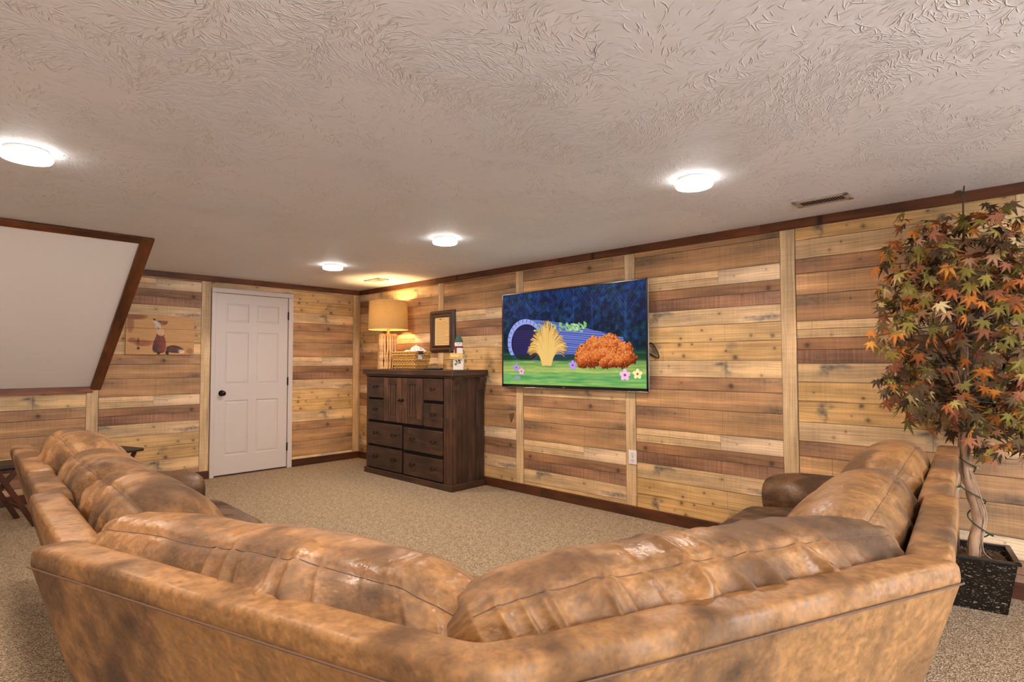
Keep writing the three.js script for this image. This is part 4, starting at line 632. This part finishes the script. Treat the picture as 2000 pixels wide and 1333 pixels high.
  mesh('screen', new THREE.PlaneGeometry(sw, shh).rotateY(-Math.PI / 2).translate(-0.0125, (bb - bz) / 2, 0), new THREE.MeshPhysicalMaterial({ color: 0x050505, roughness: 0.45, specularIntensity: 0.25, emissive: new THREE.Color(1, 1, 1), emissiveMap: art, emissiveIntensity: 0.68 }), t);
  const l = new THREE.RectAreaLight(new THREE.Color(0.55, 0.75, 0.6), 0.25, sw * 0.95, shh * 0.95); l.position.set(-0.016, 0, 0); l.rotation.y = Math.PI / 2; l.name = 'television_light'; t.add(l);
  tag(mesh('cable', tube([[-0.018, 1.44, 4.33], [-0.022, 1.423, 4.39], [-0.03, 1.415, 4.42], [-0.03, 1.385, 4.445], [-0.03, 1.335, 4.47], [-0.026, 1.305, 4.474], [-0.022, 1.302, 4.455], [-0.018, 1.33, 4.40], [-0.018, 1.34, 4.34]], 0.0055, 60, 8), std(new THREE.Color(0.01, 0.01, 0.01), 0.5)), 'short loop of black cable sticking out behind the television\'s right edge', 'cable');
}
function outlet(pos, label) {
  const t = thing('wall_outlet', label, 'outlet', pos), w = std(new THREE.Color(0.80, 0.77, 0.75), 0.35), slot = std(new THREE.Color(0.03, 0.03, 0.03), 0.7);   // local: -x out of the wall
  mesh('cover_plate', rbox(0.006, 0.116, 0.076, 0.003, -0.004, 0, 0, 3), w, t);
  for (const s of [-1, 1]) { const g = group('socket', t); mesh('socket_face', new THREE.CylinderGeometry(0.017, 0.0175, 0.005, 28).rotateZ(Math.PI / 2).translate(-0.0085, s * 0.0245, 0), w, g); for (const q of [-1, 1]) mesh('slot', box(0.002, 0.009, 0.0028, -0.0112, s * 0.0245 + 0.003, q * 0.0065), slot, g); mesh('slot', new THREE.CylinderGeometry(0.0026, 0.0026, 0.002, 12).rotateZ(Math.PI / 2).translate(-0.0112, s * 0.0245 - 0.008, 0), slot, g); }
  mesh('screw', new THREE.SphereGeometry(0.0035, 10, 8).scale(0.5, 1, 1).translate(-0.0075, 0, 0), slot, t);
}
outlet([-0.0035, 0.485, 4.214], 'white wall outlet on the pale upright plank below the television\'s right end');
outlet([-0.002, 0.545, 5.84], 'white wall outlet low on the plank wall behind the padded sofa arm');
{ // dark wedge hanging beside the upright plank
  const s = new THREE.Shape([[-0.022, 0.036], [0.022, 0.042], [0.012, 0.0], [-0.008, -0.044], [-0.02, 0.0]].map((p) => new THREE.Vector2(...p)));
  tag(mesh('wall_ornament', metreUV(new THREE.ExtrudeGeometry(s, { depth: 0.012, bevelThickness: 0.003, bevelSize: 0.003, bevelSegments: 2 }).rotateY(-Math.PI / 2).translate(-0.003, 0.722, 2.838)), std(new THREE.Color(0.16, 0.09, 0.045), 0.6)), 'small dark wedge-shaped ornament on the plank wall below television\'s left corner', 'ornament');
}
// ------------------------------------------------------------------ ceiling fittings
{
  const white = std(new THREE.Color(0.72, 0.68, 0.64), 0.5), glow = std(0x111111, 0.6, { emissive: new THREE.Color(1, 0.95, 0.88), emissiveIntensity: LAMP_GLOW });
  const ring = new THREE.CylinderGeometry(0.084, 0.088, 0.016, 48).translate(0, -0.009, 0);
  const disc = new THREE.LatheGeometry([[0.0, -0.018], [0.090, -0.018], [0.094, -0.022], [0.095, -0.036], [0.090, -0.044], [0.078, -0.047], [0, -0.048]].map((p) => new THREE.Vector2(...p)), 56);
  const names = ['round white ceiling light above the corner by the dresser', 'round white ceiling light halfway between television and door', 'large round white ceiling light nearest the ceiling vent and maple', 'round white ceiling light in front of the stair underside', 'round white ceiling light directly above the corner sofa', 'round white ceiling light behind the potted maple', 'round white ceiling light behind the corner sofa', 'round white ceiling light near the left wall by the stairs', 'round white ceiling light midway along the left wall', 'round white ceiling light in the left rear corner'];
  LAMPS.forEach(([x, z], i) => {
    const t = thing('ceiling_light', names[i], 'ceiling light', [x, H - 0.001, z], 0, 'round ceiling lights'); mesh('light_base', ring, white, t); mesh('light_diffuser', disc, glow, t);
    const l = new THREE.RectAreaLight(LAMP_COLOR, LAMP_POWER, LAMP_SIZE, LAMP_SIZE); l.position.set(0, -0.0505, 0); l.rotation.x = -Math.PI / 2; l.name = 'ceiling_light_lamp'; t.add(l);
  });
  const vent = (pos, label) => {
    const t = thing('ceiling_vent', label, 'vent', pos), m = std(new THREE.Color(0.50, 0.42, 0.36), 0.45, { metalness: 0.2 }), dk = std(new THREE.Color(0.015, 0.012, 0.01), 0.9);
    const fr = []; for (const s of [-1, 1]) { fr.push(rbox(0.026, 0.008, 0.30, 0.003, s * 0.062, -0.004, 0)); fr.push(rbox(0.15, 0.008, 0.03, 0.003, 0, -0.004, s * 0.135)); } mesh('vent_frame', merge(fr), m, t);
    mesh('duct', box(0.1, 0.002, 0.244, 0, -0.0008, 0), dk, t);
    for (let i = 0; i < 17; i++) mesh('slat', rbox(0.1, 0.0018, 0.011, 0.0006, 0, 0, 0, 1).rotateX(0.75).translate(0, -0.005, -0.112 + i * 0.014), m, t);
  };
  vent([-0.395, H - 0.001, 5.77], 'slotted metal ceiling vent near the plank wall and potted maple');
  vent([-0.43, H - 0.001, 1.06], 'slotted ceiling vent above the lamp in warm light');
}

// ------------------------------------------------------------------ potted maple
const POT = [-0.205, 0, 6.405], POT_TURN = 0.17;
{
  const t = thing('planter', 'square black speckled planter on the carpet in the wall corner holding the maple', 'planter', POT, POT_TURN);
  const fleck = dataTex(512, 512, (u, v, o) => { const a = fbmT(u * 8, v * 8, 8, 3), f = smooth(0.80, 0.86, noise(u * 40 + noise(u * 20, v * 60, 20, 60), v * 110, 40, 110)), b = smooth(0.5, 0.8, fbmT(u * 20 + 4, v * 20, 20, 3)); o[0] = 14 + 40 * b * a + 150 * f; o[1] = 11 + 30 * b * a + 138 * f; o[2] = 10 + 16 * b * a + 118 * f; });
  fleck.repeat.set(3.2, 3.2); const m = std(new THREE.Color(0.85, 0.85, 0.85), 0.28, { map: fleck }), rim = std(new THREE.Color(0.012, 0.011, 0.010), 0.3);
  const h = 0.27, a = 0.118, b = 0.158, w = 0.008, quad = (P) => { const g = new THREE.BufferGeometry(), o = []; for (const i of [0, 1, 2, 0, 2, 3]) o.push(...P[i]); g.setAttribute('position', new THREE.Float32BufferAttribute(o, 3)); g.computeVertexNormals(); return metreUV(g); };
  for (let i = 0; i < 4; i++) {
    const wall = []; const R = (x, y, z) => { const q = V(x, y, z).applyAxisAngle(V(0, 1, 0), i * Math.PI / 2); return [q.x, q.y, q.z]; };
    wall.push(quad([R(-a, 0, a), R(a, 0, a), R(b, h, b), R(-b, h, b)]), quad([R(-b + w, h, b - w), R(b - w, h, b - w), R(a - w, 0.02, a - w), R(-a + w, 0.02, a - w)]));
    mesh('planter_side', merge(wall), m, t);
    mesh('planter_rim', rbox(2 * b + 0.026, 0.014, 0.026, 0.004, 0, h, b).rotateY(i * Math.PI / 2), rim, t);
  }
  mesh('planter_bottom', box(2 * a - 0.01, 0.012, 2 * a - 0.01, 0, 0.008, 0), rim, t);
  const r = rng(8), bark = [], q = new THREE.Quaternion();
  for (let i = 0; i < 260; i++) { const g = new THREE.DodecahedronGeometry(0.012 + 0.012 * r(), 0).scale(1.2, 0.5, 0.9); g.applyQuaternion(q.setFromEuler(new THREE.Euler(r() * 0.9, r() * 6, r() * 0.9))); bark.push(g.translate((r() - 0.5) * 0.27, 0.222 + 0.016 * r(), (r() - 0.5) * 0.27)); }
  bark.push(box(0.28, 0.02, 0.28, 0, 0.21, 0));
  const s = mesh('bark_mulch', merge(bark), std(new THREE.Color(0.11, 0.06, 0.035), 0.9), t); s.userData.kind = 'stuff';
}
{
  const t = thing('maple_tree', 'artificial maple tree with orange, olive and brown leaves at right wall', 'tree', [POT[0], 0, POT[2]]), r = rng(99);
  const trunkMap = dataTex(256, 512, (u, v, o) => { const g = fbm(u * 20, v * 5, 4), d = smooth(0.56, 0.75, fbm(u * 9 + 3, v * 6, 3)), k = 0.72 + 0.5 * g - 0.45 * d; o[0] = 190 * k; o[1] = 160 * k; o[2] = 132 * k; }); trunkMap.repeat.set(1, 2);
  const bark = std(new THREE.Color(0.85, 0.78, 0.72), 0.85, { map: trunkMap }), twig = std(new THREE.Color(0.07, 0.045, 0.03), 0.85);
  // a bent limb whose radius tapers
  const limb = (pts, r0, r1, seg = 28, rad = 12, lump = 0.12) => { const c = new THREE.CatmullRomCurve3(pts.map((p) => V(...p))), g = new THREE.TubeGeometry(c, seg, 1, rad), p = g.attributes.position, f = []; for (let i = 0; i <= seg; i++) f.push(c.getPointAt(i / seg)); for (let i = 0; i <= seg; i++) for (let j = 0; j <= rad; j++) { const k = i * (rad + 1) + j, R = lerp(r0, r1, i / seg) * (1 + lump * (noise(i * 0.6 + r0 * 99, (j % rad) * 0.9) - 0.5) * 2); p.setXYZ(k, f[i].x + (p.getX(k) - f[i].x) * R, f[i].y + (p.getY(k) - f[i].y) * R, f[i].z + (p.getZ(k) - f[i].z) * R); } g.computeVertexNormals(); return g; };
  const T1 = [[-0.03, 0.19, 0.0], [-0.045, 0.32, 0.012], [-0.02, 0.44, 0.03], [-0.025, 0.56, 0.01], [-0.055, 0.70, -0.015], [-0.06, 0.85, -0.01], [-0.03, 1.0, 0.0], [-0.07, 1.15, -0.01], [-0.10, 1.35, 0.0]];
  mesh('trunk', limb(T1, 0.031, 0.018, 60, 16, 0.2), bark, t);
  mesh('trunk', limb([[0.02, 0.19, -0.085], [0.0, 0.34, -0.075], [-0.02, 0.5, -0.07], [-0.05, 0.7, -0.045], [-0.02, 0.86, -0.03], [-0.07, 1.02, -0.02], [-0.13, 1.22, -0.04]], 0.022, 0.012, 44, 12, 0.2), bark, t);
  // crown: limbs, twigs and palmate leaves, kept off the wall, the ceiling and the sofa
  const C = V(-0.145, 1.42, 0.02), RAD = V(0.33, 0.64, 0.39);
  const inCrown = (p) => { const q = p.clone().sub(C).divide(RAD); return q.length(); };
  const ok = (p) => p.x < 0.16 && p.y < 2.17 && !(p.y < 1.0 && p.z < 0.03 && p.x < -0.10);
  const tips = [];
  for (let i = 0; i < 30; i++) {
    const y0 = 0.78 + 0.60 * r(), k = (y0 - 0.75) / 0.65, base = V(-0.05 - 0.03 * k, y0, -0.005), a = i * 2.4 + r(), up = 0.5 + 0.9 * r() + k * 0.5;
    const d = V(Math.cos(a) * RAD.x * 0.9, 0, Math.sin(a) * RAD.z * 0.9), end = base.clone().add(d.multiplyScalar(0.5 + 0.5 * r())).add(V(0, up * 0.36 - 0.12, 0));
    if (end.x > 0.12) end.x = 0.12 * r(); if (end.y > 2.1) end.y = 2.1; if (end.y < 1.02 && end.z < -0.2) end.y = 1.05;
    const mid = base.clone().lerp(end, 0.5).add(V(0, 0.05 + 0.05 * r(), 0));
    mesh('branch', limb([base.toArray(), mid.toArray(), end.toArray()], 0.0075, 0.003, 10, 6, 0), twig, t);
    for (let q = 0.3; q <= 1.01; q += 0.14) tips.push(base.clone().lerp(end, q).add(V(0, 0.05 * Math.sin(q * 3), 0)));
  }
  mesh('branch', limb([[-0.10, 1.35, 0], [-0.12, 1.6, 0.0], [-0.10, 1.9, 0.01], [-0.11, 2.12, 0.015], [-0.10, 2.195, 0.02]], 0.011, 0.003, 24, 8, 0), twig, t);
  for (let y = 1.5; y < 2.1; y += 0.05) tips.push(V(-0.11, y, 0.01));
  // leaf: seven pointed lobes, a raised midrib in each, drooping tips
  const leafGeo = (seed) => {
    const q = rng(seed), lobes = [[-2.15, 0.42], [-1.45, 0.72], [-0.72, 0.93], [0, 1.06], [0.72, 0.93], [1.45, 0.72], [2.15, 0.42]], pos = [], col = [], P = (a, d, y, c) => ({ p: [Math.sin(a) * d, y, Math.cos(a) * d], c });
    const tri = (A, B, D) => { for (const X of [A, B, D]) { pos.push(...X.p); col.push(...X.c); } };
    const O = P(0, 0, 0, [1.15, 1.15, 0.9]), droop = 0.10 + 0.25 * q();
    lobes.forEach(([a, l], i) => {
      const L = l * (0.92 + 0.16 * q()), tip = P(a, L, -droop * L * L + 0.04 * (q() - 0.5), [0.82, 0.78, 0.8]), w = 0.20, s1 = P(a - w, L * 0.55, -droop * 0.3 * L - 0.035, [0.95, 0.95, 0.95]), s2 = P(a + w, L * 0.55, -droop * 0.3 * L - 0.035, [0.95, 0.95, 0.95]), m = P(a, L * 0.52, -droop * 0.27 * L + 0.02, [1.3, 1.25, 1.1]);
      const n1 = P(a - 0.36, 0.30 * l + 0.06, -0.025, [0.9, 0.9, 0.9]), n2 = P(a + 0.36, 0.30 * l + 0.06, -0.025, [0.9, 0.9, 0.9]);
      tri(O, n1, m); tri(O, m, n2); tri(n1, s1, m); tri(m, s2, n2); tri(s1, tip, m); tri(m, tip, s2);
    });
    const g = new THREE.BufferGeometry(); g.setAttribute('position', new THREE.Float32BufferAttribute(pos, 3)); g.setAttribute('color', new THREE.Float32BufferAttribute(col, 3)); g.computeVertexNormals(); return g;
  };
  const geos = [1, 2, 3, 4, 5].map(leafGeo);
  const tones = [[0.42, 0.15, 0.028], [0.32, 0.10, 0.03], [0.48, 0.22, 0.045], [0.20, 0.07, 0.035], [0.20, 0.165, 0.038], [0.28, 0.225, 0.06], [0.14, 0.12, 0.03], [0.060, 0.037, 0.019], [0.044, 0.027, 0.016], [0.088, 0.056, 0.030], [0.46, 0.38, 0.20], [0.30, 0.17, 0.10], [0.34, 0.14, 0.09]];
  const weights = [0, 0, 0, 1, 1, 2, 3, 3, 4, 4, 4, 5, 5, 6, 6, 6, 7, 7, 7, 7, 8, 8, 8, 9, 9, 9, 10, 10, 11, 11, 12];
  const mats = tones.map((c) => new THREE.MeshPhysicalMaterial({ color: new THREE.Color().setRGB(...c), vertexColors: true, roughness: 0.8, specularIntensity: 0.35, side: THREE.DoubleSide, transmission: 0.15, thickness: 0 }));
  const all = [], dark = (p) => 0;
  for (let i = 0; i < 7000 && all.length < 1400; i++) {
    const d = V(r() - 0.5, r() - 0.5, r() - 0.5).normalize(), se = Math.pow(Math.abs(d.x) ** 3 + Math.abs(d.y) ** 3 + Math.abs(d.z) ** 3, 1 / 3), q = (0.42 + 0.60 * Math.sqrt(r())) * (0.84 + 0.26 * noise(d.x * 3 + 9, d.y * 4 + d.z * 3)) / se, p = C.clone().add(d.clone().multiply(RAD).multiplyScalar(q));
    if (!ok(p)) continue;
    const out = p.clone().sub(C).divide(RAD).normalize(), n = out.clone().multiplyScalar(0.7).add(V((r() - 0.5) * 2.2, 0.45 + (r() - 0.5) * 1.3, (r() - 0.5) * 2.2)).add(V(-0.35, 0, 0.05)).normalize();
    const side = V(r() - 0.5, -0.5 - 0.6 * r(), r() - 0.5); side.addScaledVector(n, -side.dot(n)).normalize();
    const s = 0.042 + 0.034 * r(); if (p.x + s > 0.19 || p.y + s > 2.20) continue;
    all.push({ p, s, m: new THREE.Matrix4().makeBasis(n.clone().cross(side).normalize(), n, side).scale(V(s, s, s)).setPosition(p), tone: weights[Math.floor(r() * weights.length)], g: Math.floor(r() * 5) });
  }
  // sprigs that reach out past the crown toward the television and at the top
  for (const [x, y, z, s, tn] of [[-0.42, 1.43, -0.36, 0.055, 0], [-0.43, 1.37, -0.36, 0.058, 2], [-0.40, 1.405, -0.30, 0.05, 11], [-0.41, 1.17, -0.34, 0.052, 8], [-0.42, 1.12, -0.31, 0.056, 9], [-0.40, 1.175, -0.28, 0.04, 4], [-0.39, 1.15, -0.27, 0.042, 0], [-0.36, 1.14, -0.22, 0.05, 3], [-0.36, 1.86, -0.16, 0.05, 6], [-0.37, 1.83, -0.19, 0.05, 9], [-0.34, 1.89, -0.10, 0.05, 7], [-0.13, 2.165, 0.0, 0.042, 7], [-0.08, 2.09, 0.10, 0.048, 8], [-0.32, 0.84, 0.10, 0.05, 5], [-0.26, 0.86, 0.12, 0.05, 1], [-0.30, 0.90, 0.05, 0.05, 11], [-0.22, 0.87, 0.16, 0.05, 0]]) {
    const n = V(-0.7 + 0.4 * (r() - 0.5), 0.45, 0.35).normalize(), side = V(r() - 0.5, -0.9, 0.3); side.addScaledVector(n, -side.dot(n)).normalize();
    all.push({ p: V(x, y, z), s, m: new THREE.Matrix4().makeBasis(n.clone().cross(side).normalize(), n, side).scale(V(s, s, s)).setPosition(V(x, y, z)), tone: tn, g: Math.floor(r() * 5), keep: 1 });
  }
  mesh('branch', limb([[-0.25, 1.42, -0.15], [-0.35, 1.42, -0.25], [-0.41, 1.41, -0.33]], 0.003, 0.0015, 8, 5, 0), twig, t); mesh('branch', limb([[-0.22, 1.12, -0.1], [-0.33, 1.15, -0.22], [-0.41, 1.15, -0.32]], 0.003, 0.0015, 8, 5, 0), twig, t);
  const eye = camera.position.clone().sub(V(POT[0], 0, POT[2])), score = (l) => (l.keep ? 9 : 0) + l.s * 14 - l.p.distanceTo(eye); all.sort((a, b) => score(b) - score(a));
  all.slice(0, 300).forEach((l) => { const m = mesh('leaf', geos[l.g], mats[l.tone], t); m.matrix.copy(l.m); m.matrix.decompose(m.position, m.quaternion, m.scale); });
  const rest = all.slice(300), cols = rest.map((l) => new THREE.Color().setRGB(...tones[l.tone])), inst = new THREE.InstancedMesh(geos[0], new THREE.MeshPhysicalMaterial({ color: 0xffffff, vertexColors: true, roughness: 0.8, specularIntensity: 0.35, side: THREE.DoubleSide, transmission: 0.15, thickness: 0 }), rest.length);
  inst.name = 'inner_foliage'; inst.userData.kind = 'stuff'; rest.forEach((l, i) => { inst.setMatrixAt(i, l.m); inst.setColorAt(i, cols[i]); }); inst.castShadow = inst.receiveShadow = true; t.add(inst);
  // string of small clear bulbs wound up the trunk and through the crown
  const s = thing('string_lights', 'dark green string of unlit small bulbs wound round the maple trunk', 'string lights', [POT[0], 0, POT[2]]), wire = std(new THREE.Color(0.012, 0.05, 0.035), 0.5), glass = std(new THREE.Color(0.62, 0.60, 0.55), 0.15), cv = new THREE.CatmullRomCurve3(T1.map((p) => V(...p))), pts = [];
  for (let i = 0; i <= 60; i++) { const k = i / 60, c = cv.getPointAt(0.12 + 0.86 * k), R = lerp(0.040, 0.028, k) + 0.008 * noise(i * 0.7, 2); pts.push(V(c.x + R * Math.cos(i * 0.62), c.y, c.z + R * Math.sin(i * 0.62))); }
  mesh('wire', new THREE.TubeGeometry(new THREE.CatmullRomCurve3(pts), 240, 0.0032, 6), wire, s);
  const crownPts = []; for (let i = 0; i < 46; i++) { const a = i * 0.86, y = 1.0 + i * 0.022, q = 0.42 + 0.25 * noise(i * 0.9, 7), h = Math.sqrt(Math.max(0.05, 1 - ((y - C.y) / RAD.y) ** 2)); crownPts.push(V(Math.min(0.14, C.x + Math.cos(a) * RAD.x * q * h), y, C.z + Math.sin(a) * RAD.z * q * h)); }
  mesh('wire', new THREE.TubeGeometry(new THREE.CatmullRomCurve3(crownPts), 300, 0.0028, 6), wire, s);
  mesh('plug_wire', tube([[-0.080, 0.70, 0.012], [-0.062, 0.58, 0.040], [-0.050, 0.46, 0.064], [-0.072, 0.35, 0.046], [-0.055, 0.28, 0.050], [-0.02, 0.236, 0.085]], 0.0024, 30, 6), std(new THREE.Color(0.42, 0.34, 0.26), 0.6), s);
  const sock = new THREE.CylinderGeometry(0.0055, 0.004, 0.026, 10).translate(0, 0.013, 0), bulb = new THREE.ConeGeometry(0.0042, 0.02, 10).translate(0, 0.036, 0), green = std(new THREE.Color(0.015, 0.10, 0.065), 0.45), put = (p, dir) => { const g = group('bulb_holder', s); g.position.copy(p); g.quaternion.setFromUnitVectors(V(0, 1, 0), dir.normalize()); mesh('bulb_socket', sock, green, g); mesh('clear_bulb', bulb, glass, g); };
  for (let i = 3; i < 60; i += 7) { const c = cv.getPointAt(0.12 + 0.86 * i / 60); put(pts[i], pts[i].clone().sub(c).add(V(-0.02, -0.02, 0.03))); }
  for (let i = 1; i < 46; i += 2) put(crownPts[i], V(crownPts[i].x - C.x - 0.2, (r() - 0.5) * 0.5, crownPts[i].z - C.z));
}
// ------------------------------------------------------------------ folding chairs under the stairs
function foldingChair(label, pos, turn) {
  const t = thing('folding_chair', label, 'chair', pos, turn), w = std(new THREE.Color(0.50, 0.36, 0.28), 0.42, { map: pineMap }), pad = std(new THREE.Color(0.018, 0.012, 0.010), 0.4);
  const B = (a, b, ww = 0.034, d = 0.02) => metreUV(bar(a, b, ww, d), 'y', 0.6);
  for (const s of [-1, 1]) { mesh('back_leg', B([s * 0.20, 0.0, 0.22], [s * 0.20, 0.80, -0.20], 0.022, 0.036), w, t); mesh('front_leg', B([s * 0.17, 0.0, -0.24], [s * 0.17, 0.455, 0.11], 0.022, 0.036), w, t); mesh('seat_rail', B([s * 0.145, 0.445, -0.19], [s * 0.145, 0.445, 0.19], 0.02, 0.03), w, t); }
  mesh('stretcher', B([-0.2, 0.15, 0.142], [0.2, 0.15, 0.142], 0.022, 0.018), w, t); mesh('stretcher', B([-0.17, 0.12, -0.15], [0.17, 0.12, -0.15], 0.022, 0.018), w, t); mesh('stretcher', B([-0.17, 0.30, -0.01], [0.17, 0.30, -0.01], 0.022, 0.018), w, t);
  mesh('seat', rbox(0.34, 0.035, 0.38, 0.014, 0, 0.475, 0.0, 3), pad, t);
  mesh('backrest', rbox(0.42, 0.15, 0.018, 0.007, 0, 0, 0, 3).rotateX(-0.48).translate(0, 0.73, -0.165), pad, t);
  return t;
}
foldingChair('dark wooden folding chair at the left picture edge beside the sofa section', [-3.68, 0, 0.80], 1.75);
{
  const t = thing('folding_stool', 'low dark folding stool mostly hidden by sofa beneath the fox picture', 'stool', [-2.90, 0, 0.62], 0.35), w = std(new THREE.Color(0.50, 0.36, 0.28), 0.42, { map: pineMap }), pad = std(new THREE.Color(0.03, 0.015, 0.010), 0.4);
  for (const s of [-1, 1]) { mesh('leg', metreUV(bar([s * 0.16, 0, 0.19], [s * 0.16, 0.47, -0.15], 0.022, 0.034), 'y', 0.6), w, t); mesh('leg', metreUV(bar([s * 0.135, 0, -0.19], [s * 0.135, 0.47, 0.15], 0.022, 0.034), 'y', 0.6), w, t); }
  for (const z of [0.165, -0.165]) mesh('stretcher', metreUV(bar([-0.15, 0.06, z * 0.9], [0.15, 0.06, z * 0.9], 0.02, 0.018), 'x', 0.6), w, t);
  mesh('seat', rbox(0.38, 0.03, 0.40, 0.012, 0, 0.487, 0, 3), pad, t);
}

renderer.render(scene, camera);
